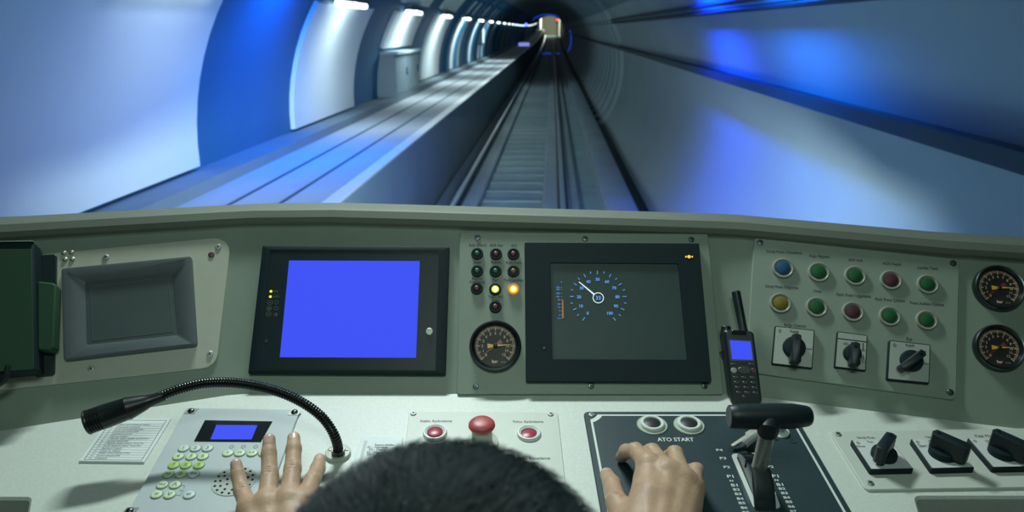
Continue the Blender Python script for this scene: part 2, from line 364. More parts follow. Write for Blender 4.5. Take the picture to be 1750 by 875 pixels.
# grey cabinet in the second bay
c = TP(-2.99, 14.9, WALKZ + .10); root = new_obj('wall_cabinet', None, None, Matrix.Translation(c) @ Matrix.Rotation(-YAW, 4, 'Z')); tag(root, 'low grey equipment cabinet on the walkway against the left tunnel wall', 'cabinet')
mb = MB(); mb.slab(rect(.03, 0, .36, 2.5), 0, .74, .01); mb.build('body', 'cabinet_grey', root)
mb = MB(); mb.slab(rect(.06, 0, .46, 2.6), .74, .79, .01); mb.build('lid', 'plinth', root)
for y in (-.62, .62):
    mb = MB(); mb.box(.21, .225, y - .58, y + .58, .05, .70); o = mb.build('door', 'cabinet_grey', root); mb = MB(); mb.box(.225, .245, y + .42, y + .46, .34, .48); mb.build('handle', 'tray_metal', o)
c = TP(-2.95, 31.8, -.62); root = new_obj('lit_box', None, None, Matrix.Translation(c) @ Matrix.Rotation(-YAW, 4, 'Z')); tag(root, 'small glowing white box on the left wall between lamp panels', 'light box')
mb = MB(); mb.slab(rect(0, 0, .3, .8), 0, .9, .02); mb.build('case', 'cabinet_grey', root); mb = MB(); mb.box(.15, .16, -.36, .36, .1, .8); mb.build('front', 'box_lit', root)
mb = MB(); mb.slab(rect(0, 0, .85, .12), 0, .26, .01); o = top_thing('walkway_sign', mb, 'sign_lit', 'small glowing lilac sign standing at the far end of the walkway', 'sign'); o.location = TP(-2.25, 62, WALKZ + .0)
root = new_obj('blue_signal', None, None, Matrix.Translation(TP(-1.9, 56, .30))); tag(root, 'tiny blue signal lamp hanging by the far tunnel roof', 'signal')
mb = MB(); mb.tube([(0, 0, 0), (0, -.12, 0)], .10, 14); mb.build('lens', 'blue_bulb', root); mb = MB(); mb.tube([(0, 0, .06), (0, .0, 1.0)], .025, 8); mb.box(-.1, .1, 0, .12, -.1, .1); mb.build('hanger', 'tray_metal', root)
# blue ring of light round the tunnel
root = new_obj('light_ring', None, None, Matrix.Translation(TP(TCX, 80, TCZ))); inv = root.matrix_world.inverted(); tag(root, 'thin glowing blue ring round the far tunnel bore', 'light ring')
for nm, a0, a1 in (('upper_arc', 62, 128), ('side_arc', -28, 22)):
    mb = MB(); mb.tube([inv @ wallpt(a0 + (a1 - a0) * j / 24, 80, TR - .12) for j in range(25)], .055, 8); mb.build(nm, 'blue_lit', root)
mb = MB(); mb.tube([inv @ TP(-1.5 + 2.4 * j / 4, 80, -2.42) for j in range(5)], .03, 8); mb.build('floor_bar', 'blue_lit', root)
# the lit station hall beyond the far mouth
def hb(name, x0, x1, d0, d1, z0, z1, m):
    mb = MB(); mb.loft([[TP(x, d0, z0 - zoff(d0) + zoff(150)), TP(x, d1, z0 - zoff(d1) + zoff(150)), TP(x, d1, z1 - zoff(d1) + zoff(150)), TP(x, d0, z1 - zoff(d0) + zoff(150))] for x in (x0, x1)]); tag(mb.build(name, m), kind='structure')
hb('wall_far', -8, 6, 186, 187, -4, 7, 'hall_wall'); hb('wall_far_left', -2.75, -2.45, 150.2, 186, -4, 7, 'hall_white'); hb('wall_far_right', 1.3, 1.7, 150.2, 186, -4, 7, 'hall_wall'); hb('ceiling_far', -8, 6, 150.2, 187, 7, 7.3, 'hall_white'); hb('floor_far', -8, 6, 150.2, 187, -4, -2.6, 'track_bed')
hz = zoff(150)
light('hall_light', 'AREA', tuple(TW(-.4, 166, 5.8 + hz)), 1500, (1, .95, .82), tuple(TW(-.4, 168, -2 + hz)), shape='RECTANGLE', size=2, size_y=26)
light('hall_light', 'POINT', tuple(TW(-1.5, 160, 1.2 + hz)), 900, (.9, 1, .96), shadow_soft_size=.5)
root = new_obj('signal_post', None, None, Matrix.Translation(TP(.75, 140, -2.48))); tag(root, 'signal showing red and white lights beside the far track', 'signal')
mb = MB(); mb.lathe([(.06, 0), (.06, 3.0)], 10); mb.build('post', 'housing', root)
mb = MB(); mb.slab(rect(0, .0, .5, .3), 2.6, 4.0, .03); mb.build('head', 'housing', root)
for z, m, r in ((3.1, 'red_lit', .2), (3.6, 'white_lit', .16)):
    mb = MB(); mb.tube([(0, -.17, z), (0, -.21, z)], r, 14); mb.build('lens', m, root)
# headlamps low on the train's nose, each with an added light-blocking plate
for hx, lb in ((-.9, 'headlamp with added light-blocking plate, low on the front of the train, left of two'), (.05, 'headlamp with added light-blocking plate, low on the front of the train, right of two')):
    root = new_obj('headlamp', None, None, Matrix.Translation(TW(hx, 1.90, -1.15)) @ Matrix.Rotation(-YAW, 4, 'Z')); tag(root, lb, 'headlamp', 'headlamps of the train')
    mb = MB(); mb.slab(rect(0, 0, .3, .1), -.12, .12, .02); mb.build('case', 'housing', root)
    mb = MB(); mb.slab(rect(-.2 if hx < -.5 else .2, .56, 1.18, 1.2), .115, .125); mb.build('light_blocker', 'housing', root)
# blue tunnel lamps just above the view
for (x, d, z, e, tgt, lb, bc) in ((1.12, 8.4, .66, 520, (2.1, 8.3, -.02), 'blue tunnel floodlight high on the right wall, farther of two', (.0, .06, 1)), (1.12, 5.7, .66, 330, (2.1, 5.7, -.05), 'blue tunnel floodlight high on the right wall, nearer of two', (.0, .15, .9)), (-2.15, 7.7, .72, 430, (-3.0, 7.7, -.6), 'blue tunnel floodlight high on the left wall', (.01, .19, .9)), (-1.75, 5.4, .76, 105, (-2.2, 5.6, -1.27), 'blue tunnel floodlight over the walkway', (.48, .60, 1))):
    root = new_obj('floodlight', None, None, Matrix.Translation(TW(x, d, z + .06))); tag(root, lb, 'floodlight', 'blue floodlights')
    mb = MB(); mb.slab(rect(0, 0, .2, .3), 0, .08, .01); mb.tube([(0, 0, .08), (0, 0, .55)], .02, 8); mb.build('housing', 'housing', root)
    light('floodlight_light', 'SPOT', tuple(TW(x, d, z)), e, bc, tuple(TW(*tgt)), spot_size=math.radians(150), spot_blend=.9, shadow_soft_size=.12)

# ------------------------------------------------------------------ the cab shell and the windscreen
def wallbox(name, x0, x1, y0, y1, z0, z1, m):
    mb = MB(); mb.box(x0, x1, y0, y1, z0, z1); return tag(mb.build(name, m), kind='structure')
wallbox('floor_cab', -1.3, 1.4, -1.3, 1.3, -1.55, -1.49, 'cab_floor'); wallbox('ceiling_cab', -1.3, 1.4, -1.3, 1.86, .97, 1.02, 'cab_lining')
wallbox('wall_back', -1.3, 1.4, -1.36, -1.3, -1.5, 1.0, 'cab_lining'); wallbox('wall_cab_left', -1.36, -1.3, -1.3, 1.86, -1.5, 1.0, 'cab_lining'); wallbox('wall_cab_right', 1.4, 1.46, -1.3, 1.86, -1.5, 1.0, 'cab_lining')
wallbox('wall_front', -1.3, 1.4, 1.80, 1.86, -1.5, -.62, 'cab_lining')
g = bpy.data.materials.new('windscreen_glass'); g.use_nodes = True; MATS['glass'] = g; nt = g.node_tree; nt.nodes.remove(nt.nodes['Principled BSDF'])
tr = nt.nodes.new('ShaderNodeBsdfTransparent'); tr.inputs[0].default_value = (.97, .99, 1, 1); gl = nt.nodes.new('ShaderNodeBsdfGlossy'); gl.inputs['Roughness'].default_value = .02
fr = nt.nodes.new('ShaderNodeFresnel'); fr.inputs[0].default_value = 1.25; mx = nt.nodes.new('ShaderNodeMixShader')
nt.links.new(fr.outputs[0], mx.inputs[0]); nt.links.new(tr.outputs[0], mx.inputs[1]); nt.links.new(gl.outputs[0], mx.inputs[2]); nt.links.new(mx.outputs[0], nt.nodes['Material Output'].inputs['Surface'])
mb = MB(); mb.box(-1.29, 1.39, 1.815, 1.821, -.62, .96); tag(mb.build('window_1', 'glass', flat=True), kind='structure')

# ------------------------------------------------------------------ the driving console
root = new_obj('driving_console', None, None, Matrix.Translation((0, .9, -.56))); tag(root, 'grey green driving console with a flat desk and sloped instrument panels', 'console'); CINV = root.matrix_world.inverted()
C55, S55 = math.cos(A55), math.sin(A55)
Z0 = -.511
pfl = Vector((hl.x, 1.007)); 
uL, uR = Vector((math.cos(AL), math.sin(AL))), Vector((math.cos(AR), -math.sin(AR)))
nL, nR = Vector((-uL.y, uL.x)), Vector((-uR.y, uR.x))
def base_pt(h, pl, u):                                      # where the wing's base line meets the middle panel's base line
    b = h - pl.v * ((h.z - Z0) / pl.v.z); t = (1.007 - b.y) / u.y; return Vector((b.x + u.x * t, 1.007))
fl, fr_ = base_pt(hl, LEFT, uL), base_pt(hr, RIGHT, uR); X1 = Vector((1, 0))
PLAN = [fl - uL * .62, fl - uL * .3, fl - uL * .013, fl + X1 * .013] + [fl.lerp(fr_, k / 6) for k in range(1, 6)] + [fr_ - X1 * .013, fr_ + uR * .013, fr_ + uR * .3, fr_ + uR * .62]
def miter(i):
    def nrm(a, b): t = (b - a).normalized(); return Vector((-t.y, t.x))
    ns = [nrm(PLAN[j], PLAN[j + 1]) for j in (i - 1, i) if 0 <= j < len(PLAN) - 1]
    if len(ns) == 1: return ns[0]
    return (ns[0] + ns[1]) / (1 + ns[0].dot(ns[1]))
SIL = [(-200, 402), (0, 384), (200, 373), (400, 361.5), (480, 358.3), (600, 359), (800, 365.5), (1000, 371), (1200, 377), (1290, 381), (1400, 393), (1500, 402.5), (1600, 410), (1750, 421), (2000, 438)]
def sil(x): return float(np.interp(x, [a for a, _ in SIL], [b for _, b in SIL]))
def sw(i, s, h, dd=0, dz=0):
    d = s * C55 - h * S55 + dd; p = PLAN[i] + miter(i) * d; return Vector((p.x, p.y, Z0 + s * S55 + h * C55 + dz))
DSV = []
for i in range(len(PLAN)):
    lo, hi = .15, .4
    for _ in range(40):
        m_ = (lo + hi) / 2; x, y = project(sw(i, m_, .012))
        if y > sil(x): lo = m_
        else: hi = m_
    DSV.append(lo)
def sweep_console(name, prof, m):
    mb = MB(); rings = []
    for i in range(len(PLAN)):
        rings.append([CINV @ sw(i, s + (DSV[i] if top else 0), h, dd, dz) for s, h, top, dd, dz in prof])
    mb.loft(rings, False, False, False); return mb.build(name, m, root, angle=28)
sweep_console('sloped_panel', [(-.16, 0, 0, 0, 0), (-.004, 0, 0, 0, 0), (.02, 0, 0, 0, 0), (-.030, 0, 1, 0, 0), (-.024, 0, 1, 0, 0), (-.022, .003, 1, 0, 0)], 'panel_shade_paint')
sweep_console('top_rim', [(-.022, .003, 1, 0, 0), (-.019, .009, 1, 0, 0), (-.012, .013, 1, 0, 0), (0, .012, 1, 0, 0), (.006, .006, 1, 0, 0), (.007, -.004, 1, 0, 0), (.007, -.004, 1, .05, .0), (.007, -.004, 1, .42, -.22), (.007, -.004, 1, .45, -.5)], 'rim_shade_paint')
# the desk slab, cut out for a tray at each front corner
D = DESK; front = D.ab(875, 1015)[1]; back = .30
e0, e1 = Vector(D.ab(1727, 712)), Vector(D.ab(1750, 735)); dr = (e1 - e0) / (e1 - e0).y
def edge(b): return e0 + dr * (b - e0.y)
ltx, lty = D.ab(50, 852); rtx, rty = D.ab(1566, 850)
lpt = D.ab(46, 875); ltd = (lpt[0] - ltx) / (lpt[1] - lty); rpt = D.ab(1573, 875); rtd = (rpt[0] - rtx) / (rpt[1] - rty)
top = [(-.98, back), (e0.x - .02, back), tuple(e0), tuple(edge(rty)), (rtx, rty), (rtx + rtd * (front - rty), front), (ltx + ltd * (front - lty), front), (ltx, lty), (-.98, lty)]
pts = []
rs = [0, 0, 0, 0, .008, .01, .01, .008, 0]
pts = rp(top[::-1], rs[::-1], 4)
pts = [p for i, p in enumerate(pts) if (Vector(p) - Vector(pts[i - 1])).length > 1e-5]
DM = CINV @ D.M(0, 0)
mb = MB(); mb.slab(pts, -.035, 0, .003, M=DM); mb.build('desk_top', 'desk_paint', root)
mb = MB(); mb.slab([(-.98, front), (ltx + .03, front), (ltx + .03, lty + .03), (-.98, lty + .03)], -.075, -.04, M=DM); mb.build('left_tray', 'tray_green', root)
er = edge(rty + .03); ef = edge(front)
mb = MB(); mb.slab([(rtx - .03, front), (ef.x, front), (er.x, er.y), (rtx - .03, rty + .03)], -.075, -.04, M=DM); mb.build('right_tray', 'tray_green', root)
mb = MB(); mb.slab([(-.98, .30), (-.98, front + .04), (ef.x, front + .04), (e0.x, .30)][::-1], -.95, -.078, M=DM); mb.build('pedestal', 'panel_shade_paint', root)

# ------------------------------------------------------------------ instruments on the sloped panels
T_ = .004
def screws(t, pts, h, r=.0042, m='steel'):
    for p in pts: screw(t, *p, h, r, m)
# --- left wing: bronze plate with the switched-off screen
t = Thing('control_plate', 'bronze grey plate with rounded corner on the left wing, framing a switched-off screen', 'plate', LEFT, 240, 535)
PLQ = t.quad([(-70, 675), (371, 628), (396, 405), (-70, 449)])
mb = MB(); mb.slab(rp([PLQ[0], PLQ[1], PLQ[2], PLQ[3]], [.002, .022, .022, .002]), 0, T_, .001); mb.build('plate', 'bronze_plate', t.o)
screws(t, [(181, 440), (373, 422), (359, 605), (156, 630)], T_, .0046)
for p in ((111, 434), (124, 433), (113, 445), (125.5, 444.6)):
    x, y = t.xy(*p); mb = MB(); mb.lathe([(.0036, T_), (.0036, T_ + .001), (.0024, T_ + .0022), (.001, T_ + .0026)], 14, (x, y)); mb.build('rivet', 'brushed', t.o)
x, y = t.xy(362, 437); mb = MB(); mb.lathe([(.0046, T_), (.0046, T_ + .001), (.003, T_ + .0016)], 14, (x, y)); mb.build('indicator', 'lamp_red_off', t.o)
t = Thing('dark_monitor', 'switched-off grey monitor with wide sloped bezel on the left wing', 'monitor', LEFT, 222, 530, h=T_)
o_ = rp(t.quad([(112, 618), (338, 592), (329, 441), (108, 462)]), .004); i_ = rp(t.quad([(149, 590), (304, 573), (295, 469), (146, 483)]), .003)
m_ = rp(t.quad([(116, 613), (334, 589), (325, 445), (112, 466)]), .004)
mb = MB(); mb.loft([[(x, y, 0) for x, y in o_], [(x, y, .008) for x, y in o_], [(x, y, .009) for x, y in m_], [(x, y, .0015) for x, y in i_]], False, False); mb.build('bezel', 'grey_bezel', t.o)
mb = MB(); mb.slab(i_, 0, .0012); s_ = mb.build('screen', 'grey_screen', t.o)
mb = MB(); q = t.quad([(158, 583), (297, 567), (289, 476), (155, 489)]); mb.ring(q, inset(q, .0012), .0012, .0016); mb.build('screen_line', 'grey_bezel', t.o)
# --- left edge: device under a green cover, with a second box behind it
t = Thing('covered_display', 'dark framed display box under a plain green cover at the left edge of the panel', 'display', LEFT, 10, 560, h=.012)
Q = t.quad([(-70, 646), (61, 634), (57, 412), (-70, 414)], .03)
mb = MB(); mb.slab(rp(Q, .004), 0, .03, .003); mb.build('case', 'black_plastic', t.o)
Q2 = t.quad([(-68, 640), (58, 631), (54, 426), (-68, 426)], .0305)
mb = MB(); mb.slab(rp(Q2, .002), .03, .0315, .0004); mb.build('green_cover', 'green_cover', t.o)
Q3 = t.quad([(-70, 413), (57, 411.5), (57, 413), (-70, 414.5)], .031)
mb = MB(); mb.slab([Q3[3], Q3[2], Q3[1], Q3[0]], .026, .0325); mb.build('metal_edge', 'steel', t.o)
mb = MB(); mb.tube([t.xy(30, 632) + (.03,), t.xy(28, 645) + (.03,), t.xy(18, 658) + (.028,), t.xy(2, 668) + (.024,), t.xy(-25, 676) + (.018,), t.xy(-60, 680) + (.01,)], .0042, 10); mb.build('cable', 'rubber', t.o)
t = Thing('covered_box', 'narrow green covered box on a black shadow sheet, right of the framed display box', 'box', LEFT, 78, 545, h=T_)
mb = MB(); mb.slab(rp(t.quad([(58, 644), (92, 640), (96, 434), (58, 436)], .006), .004), 0, .006, .001); mb.build('shadow_sheet', 'black_face', t.o)  # black sheet in place of the shadow behind the box
mb = MB(); mb.slab(rp(t.quad([(64, 598), (91, 600), (95.5, 484), (63, 480)], .026), [.004, .006, .006, .003]), .006, .026, .002); mb.build('green_cover', 'green_cover', t.o)
# --- middle: left monitor with the blue screen
t = Thing('blue_monitor', 'black monitor with a large plain blue screen, left of the gauge plate', 'monitor', MID, 600, 530)
o_ = rp(t.quad([(424, 639), (761, 641), (768, 422), (449, 420)], .008), .002); f_ = rp(t.quad([(442, 630), (744, 633), (750, 429), (462, 427)], .008), .001)
mb = MB(); mb.loft([[(x, y, 0) for x, y in o_], [(x, y, .008) for x, y in o_], [(x, y, .0085) for x, y in inset(o_, .001)], [(x, y, .0085) for x, y in f_], [(x, y, .0075) for x, y in f_]], False, False); mb.build('frame', 'black_plastic', t.o)
sc = t.quad([(478, 610.5), (711, 611.5), (717.5, 446), (494, 445)], .0075)
mb = MB(); mb.ring(f_, rp(sc, .0003), .001, .0075); mb.build('face', 'black_face', t.o)
mb = MB(); mb.slab(sc, .001, .0074); mb.build('screen', 'blue_screen', t.o)
for p in ((463, 498), (462, 507)):
    x, y = t.xy(*p, .0075); mb = MB(); mb.lathe([(.0021, .0075), (.0016, .0085), (.0005, .0088)], 14, (x, y)); mb.build('power_light', 'lamp_yellow_on', t.o)
mb = MB()
for (px, py, kind) in ((461.5, 517, 0), (460, 527, 1), (459, 537, 2), (472.5, 517, 3), (472, 527, 4), (471, 537.5, 5)):
    x, y = t.xy(px, py, .0075); r = .0040 if kind < 3 else .003
    mb.ring(circ(x, y, r, 20), circ(x, y, r - .0007, 20), .0075, .0078)
    if kind in (0, 2):
        sg = 1 if kind == 0 else -1; mb.slab([(x - .0017, y - .001 * sg), (x + .0017, y - .001 * sg), (x, y + .0019 * sg)][::sg], .0075, .0078)
    if kind == 1: mb.slab(rect(x, y, .003, .003), .0075, .0078)
    if kind == 5: mb.slab([(x, y - .003)] + [(x + .003 * math.sin(a * PI / 8), y - .003 * math.cos(a * PI / 8)) for a in range(1, 9)], .0075, .0078)
mb.build('button_symbols', 'print_grey', t.o)
text_on(t, 'PWR', 471, 498, 9, .0077, 'print_grey'); text_on(t, 'AUTO', 472, 507, 11, .0077, 'print_grey')
x, y = t.xy(734, 567, .0075); mb = MB(); mb.lathe([(.0056, .0075), (.0056, .0095), (.0046, .0105), (.003, .0105), (.0028, .0095)], 24, (x, y)); mb.build('lock', 'steel', t.o)
x, y = t.xy(455, 583, .0075); mb = MB(); mb.lathe([(.0022, .0075), (.0018, .0082)], 12, (x, y)); mb.build('sensor', 'print_dark', t.o)
# --- middle: the gauge plate
t = Thing('gauge_plate', 'large grey green centre plate carrying the speed display, a pressure gauge and small lamps', 'plate', MID, 1010, 540)
PH = .007
mb = MB(); mb.slab(rp(t.quad([(780.5, 674), (1237, 674.5), (1210.5, 399.5), (786, 396)], PH), .004), 0, PH, .0012); mb.build('plate', 'plate_paint', t.o)
screws(t, [(816, 406), (1000, 408), (1181.5, 409.5), (813, 661), (1010, 660), (1204, 660)], PH, .0044, 'dark_steel')
LM = [('lamp_green_off', 815.6, 434.4, 'unlit green indicator lamp, top left of the small lamps'), ('lamp_red_off', 847.8, 435, 'unlit red indicator lamp, middle of the top row of small lamps'), ('lamp_red_off', 877.5, 435, 'unlit red indicator lamp at the right end of the top row, beside the speed display'),
      ('lamp_green_off', 815.6, 464, 'unlit green indicator lamp at the left end of the second row'), ('lamp_green_off', 847, 464.4, 'unlit green indicator lamp, middle of the second row, above the lit yellow lamp'), ('lamp_amber_off', 877.5, 464.4, 'unlit amber indicator lamp above the lit orange-rimmed lamp'),
      ('lamp_red_off', 815, 493.7, 'unlit red indicator lamp left of the lit yellow lamp'), ('ON1', 846.4, 495, 'lit yellow green indicator lamp with dark rim'), ('ON2', 877.5, 495, 'lit yellow indicator lamp with glowing orange rim'), ('lamp_red_off', 846.7, 525, 'unlit red indicator lamp alone at the bottom, above the pressure gauge')]
for m, px, py, lb in LM:
    g = Thing('indicator_lamp', lb, 'indicator lamp', MID, px, py, h=PH, group='small lamps beside the speed display'); R = .0092
    mb = MB(); mb.lathe([(R, 0), (R, .003), (R * .92, .0042), (R * .66, .0042), (R * .58, .0026)], 28, cap1=False); mb.build('bezel', 'lamp_orange_on' if m == 'ON2' else 'black_plastic', g.o)
    on = m.startswith('ON'); q = .62 if on else .56
    mb = MB(); mb.lathe([(R * q, .0012), (R * q, .003), (R * .4, .0046), (R * .15, .0052)], 24); ln = mb.build('lens', {'ON1': 'lamp_yellow_on', 'ON2': 'lamp_amber_on'}.get(m, m), g.o)
    if on: mb = MB(); mb.lathe([(R * .33, .0048), (R * .25, .0062), (R * .1, .0066)], 20); mb.build('bulb', 'lamp_core', ln)
for st, px, py, w in (('Buğu Çözücü', 816.5, 419, 29), ('ADK Açtı', 848, 419.5, 22), ('Acil', 878, 419.5, 9), ('Kapı', 816, 448.5, 11), ('Kuplaj', 847.5, 448.5, 16), ('Park Freni', 878, 449, 26), ('Kayma', 815.5, 476.3, 17), ('Kızaklama', 815.5, 481.6, 25), ('Far', 846.8, 478.5, 9), ('Park Lambası', 878, 478.5, 33), ('Yolcu Acil', 847, 507, 25), ('Freni', 847, 512.4, 12)):
    text_on(t, st, px, py, w, PH + .0002)
# pressure gauges
GP = {}
def gauge(label, plane, px, py, rpx, h):
    g = Thing('pressure_gauge', label, 'gauge', plane, px, py, h=h, group='black pressure gauges'); R = .0355
    if not GP:
        def keep(nm, mb, m, **k): o = mb.build(nm, m, g.o, **k); GP[nm + '%d' % len(GP)] = o
        mb = MB(); mb.lathe([(R, 0), (R, .006), (R * .985, .0095), (R * .94, .0115), (R * .90, .011), (R * .86, .0085)], 64, cap1=False); keep('rim', mb, 'dark_steel')
        mb = MB(); mb.lathe([(R * .865, .0095), (R * .80, .0065), (R * .79, .0050)], 64, cap0=False, cap1=False); keep('inner_ring', mb, 'black_gloss')
        mb = MB(); mb.lathe([(R * .80, .004), (R * .80, .0052)], 64); keep('dial', mb, 'dial')
        mb = MB(); green = mb; h0 = .0054
        ang = lambda v: math.radians(225 - 270 * v / 12)
        # 0 at lower left, 12 at lower right
        for k in range(0, 121, 2):
            a = ang(k / 10); big = k % 10 == 0; r0, r1 = R * (.595 if big else .665), R * .765; wd = R * (.018 if big else .0105); c, s_ = math.cos(a), math.sin(a)
            (green if 90 < k < 98 else mb).slab([(r0 * c + wd * s_, r0 * s_ - wd * c), (r1 * c + wd * s_, r1 * s_ - wd * c), (r1 * c - wd * s_, r1 * s_ + wd * c), (r0 * c - wd * s_, r0 * s_ + wd * c)], .0052, h0)
        for v in range(13):
            a = ang(v); rr = R * (.50 if v < 10 else .48); put_text(green if v in (9, 1, 3, 5) else mb, str(v), rr * math.cos(a), rr * math.sin(a), h0, height=R * .105, bold=.0002)
        put_text(mb, 'bar', -R * .01, -R * .60, h0, width=R * .22, bold=.0003); put_text(green, 'Cl.1,0', R * .30, -R * .63, h0, width=R * .18)
        keep('dial_scale', mb, 'dial_print', flat=True)
        def needle(v, m, nm, z, L):
            a = ang(v); c, s_ = math.cos(a), math.sin(a); P = lambda x, y: (x * c - y * s_, x * s_ + y * c); n = MB()
            n.slab([P(-.30 * R, -.10 * R), P(-.07 * R, -.045 * R), P(.10 * R, -.035 * R), P(L * R, -.008 * R), P(L * R, .008 * R), P(.10 * R, .035 * R), P(-.07 * R, .045 * R), P(-.30 * R, .10 * R)], z, z + .0006); keep(nm, n, m)
        needle(.35, 'needle_red', 'needle', .0062, .60); needle(9.85, 'needle_yellow', 'needle', .0072, .62)
        mb = MB(); mb.lathe([(R * .085, .0072), (R * .085, .0086), (R * .05, .0092)], 20); keep('hub', mb, 'dial')
    else:
        for o in list(GP.values()): c = o.copy(); COL.objects.link(c); c.parent = g.o
    s = g.width(px, py, rpx * 2, .008) / 2 / .0355; g.o.scale = (s, s, s)
gauge('black pressure gauge on the centre plate below the small lamps', MID, 846.6, 592.5, 44.5, PH)
gauge('black pressure gauge at the right edge, upper of the two', RIGHT, 1704.5, 494, 44, 0)
gauge('black pressure gauge at the right edge, lower of the two', RIGHT, 1704.5, 595.5, 44, 0)
# speed display
t = Thing('speed_display', 'black framed display with a lit blue speedometer reading 33', 'display', MID, 1055, 533, h=PH); SH = .010
o_ = rp(t.quad([(899, 652), (1216, 653), (1194.5, 416), (896.5, 414)], SH), .002); sc = rp(t.quad([(943.5, 614), (1174.5, 615), (1159, 450.5), (940, 449)], SH), .0025)
mb = MB(); mb.loft([[(x, y, 0) for x, y in o_], [(x, y, SH) for x, y in o_], [(x, y, SH + .0006) for x, y in inset(o_, .0008)], [(x, y, SH + .0006) for x, y in sc], [(x, y, SH - .002) for x, y in inset(sc, .0006)]], False, False); mb.build('frame', 'black_plastic', t.o)
mb = MB(); mb.slab(inset(sc, .0004), .001, SH - .0018); sco = mb.build('screen', 'lcd_dark', t.o)
ZS = SH - .0016; cx, cy = t.xy(1022.4, 509, ZS); K = t.width(1022, 509, 100, ZS) / 100   # metres per pixel there
mb = MB(); ZP = ZS + .0002
for k in range(21):
    a = math.radians(-145 + 14.5 * k); r1 = 48.5 * K; r0 = (42 if k % 2 == 0 else 44.6) * K; c, s_ = math.sin(a), math.cos(a); w = .55 * K
    mb.slab([(cx + r0 * c - w * s_, cy + r0 * s_ + w * c), (cx + r1 * c - w * s_, cy + r1 * s_ + w * c), (cx + r1 * c + w * s_, cy + r1 * s_ - w * c), (cx + r0 * c + w * s_, cy + r0 * s_ - w * c)], ZS, ZP)
for v in range(0, 101, 10):
    a = math.radians(-145 + 2.9 * v); put_text(mb, str(v), cx + 33 * K * math.sin(a), cy + 33 * K * math.cos(a), ZP, height=5.2 * K, bold=.0001)
put_text(mb, '33', cx, cy, ZP, height=6.5 * K, bold=.0002)
for st, px, py in (('0', 959.5, 482), ('750', 953.5, 491), ('500', 953.5, 494.5), ('200', 953.5, 501.3), ('100', 953.5, 507), ('50', 955, 512.3), ('20', 955, 519.6), ('10', 955.3, 525), ('5', 956, 531), ('2', 956, 538.3), ('0 1', 955, 544)):
    x, y = t.xy(px, py, ZS); put_text(mb, st, x, y, ZP, height=2.6 * K)
    if st != '0':
        x, y = t.xy(959.5, py, ZS); mb.slab(rect(x, y, 2 * K, .5 * K), ZS, ZP)
mb.build('speed_scale', 'blue_print', sco, flat=True)
mb = MB(); mb.ring(circ(cx, cy, 9.6 * K, 32), circ(cx, cy, 8.2 * K, 32), ZS, ZP); a = math.radians(-145 + 2.9 * 33.3); c, s_ = math.sin(a), math.cos(a); r0, r1 = 9.2 * K, 43 * K
mb.slab([(cx + r0 * c - 1.4 * K * s_, cy + r0 * s_ + 1.4 * K * c), (cx + r1 * c - .8 * K * s_, cy + r1 * s_ + .8 * K * c), (cx + r1 * c + .8 * K * s_, cy + r1 * s_ - .8 * K * c), (cx + r0 * c + 1.4 * K * s_, cy + r0 * s_ - 1.4 * K * c)], ZS, ZP); mb.build('speed_needle', 'white_print_lit', sco, flat=True)
mb = MB(); mb.slab(t.quad([(960.6, 543.6), (963.4, 543.6), (962.6, 512), (960.6, 512)], ZS), ZS, ZP); mb.build('brake_bar', 'orange_lit', sco, flat=True)
mb = MB()
for px, r in ((1172.2, .0014), (1177.5, .0027), (1182.8, .0014)): x, y = t.xy(px, 439, SH); mb.lathe([(r, SH + .0005), (r * .8, SH + .0014), (r * .3, SH + .0018)], 12, (x, y))
mb.build('warning_light', 'led_orange', t.o)
x, y = t.xy(930, 595, SH); mb = MB(); mb.lathe([(.0018, SH + .0006), (.0014, SH + .001)], 12, (x, y)); mb.build('sensor', 'print_grey', t.o)
# --- right wing plate
t = Thing('switch_plate', 'grey green plate on the right wing with ten coloured buttons and three rotary switches', 'plate', RIGHT, 1460, 540)
mb = MB(); mb.slab(rp(t.quad([(1275.5, 636), (1634, 684), (1640, 443), (1288.5, 405.5)], T_), .006), 0, T_, .001); mb.build('plate', 'plate_paint', t.o)
screws(t, [(1299, 414.5), (1629, 450), (1624, 670.6)], T_, .0046, 'dark_steel')
BT = [('btn_blue', 1338, 459, 'blue push button in a grey ring, the only blue one'), ('btn_green', 1399, 465.8, 'green push button right of the blue one'), ('btn_green', 1461, 472, 'green push button left of the red one in the upper row'), ('btn_red', 1522, 479.4, 'red push button in the upper row of the right-wing plate'), ('btn_green', 1584.8, 486.6, 'green push button at the right end of the upper row'),
      ('btn_yellow', 1333.5, 518.6, 'yellow push button under the blue one'), ('btn_green', 1395.4, 525.4, 'green push button right of the yellow one'), ('btn_red', 1457, 533.3, 'red push button in the lower row of the right-wing plate'), ('btn_green', 1520, 541, 'green push button right of the lower red one'), ('btn_green', 1583, 548, 'green push button at the right end of the lower row')]
def push_button(plane, px, py, rpx, cap, label, h, group, ring='ring_plastic', deep=False, q=.66, name='push_button', cat='push button'):
    b = Thing(name, label, cat, plane, px, py, h=h, group=group); R = b.width(px, py, rpx * 2) / 2
    mb = MB(); mb.lathe([(R, 0), (R, R * .12), (R * .93, R * .26), (R * .84, R * .27), (R * (q + .05), R * .16), (R * q, R * .14), (R * q, -.001 if deep else R * .05)], 44, cap1=False, cap0=False); mb.build('bezel_ring', ring, b.o)
    hc = R * .04 if deep else R * .22
    mb = MB(); mb.lathe([(R * q * .97, 0), (R * q * .97, hc), (R * q * .88, hc + R * .04)], 36); mb.build('button_cap', cap, b.o); return b
for c, px, py, lb in BT: push_button(RIGHT, px, py, 19, c, lb, T_, 'push buttons on the right wing', 'ring_grey')
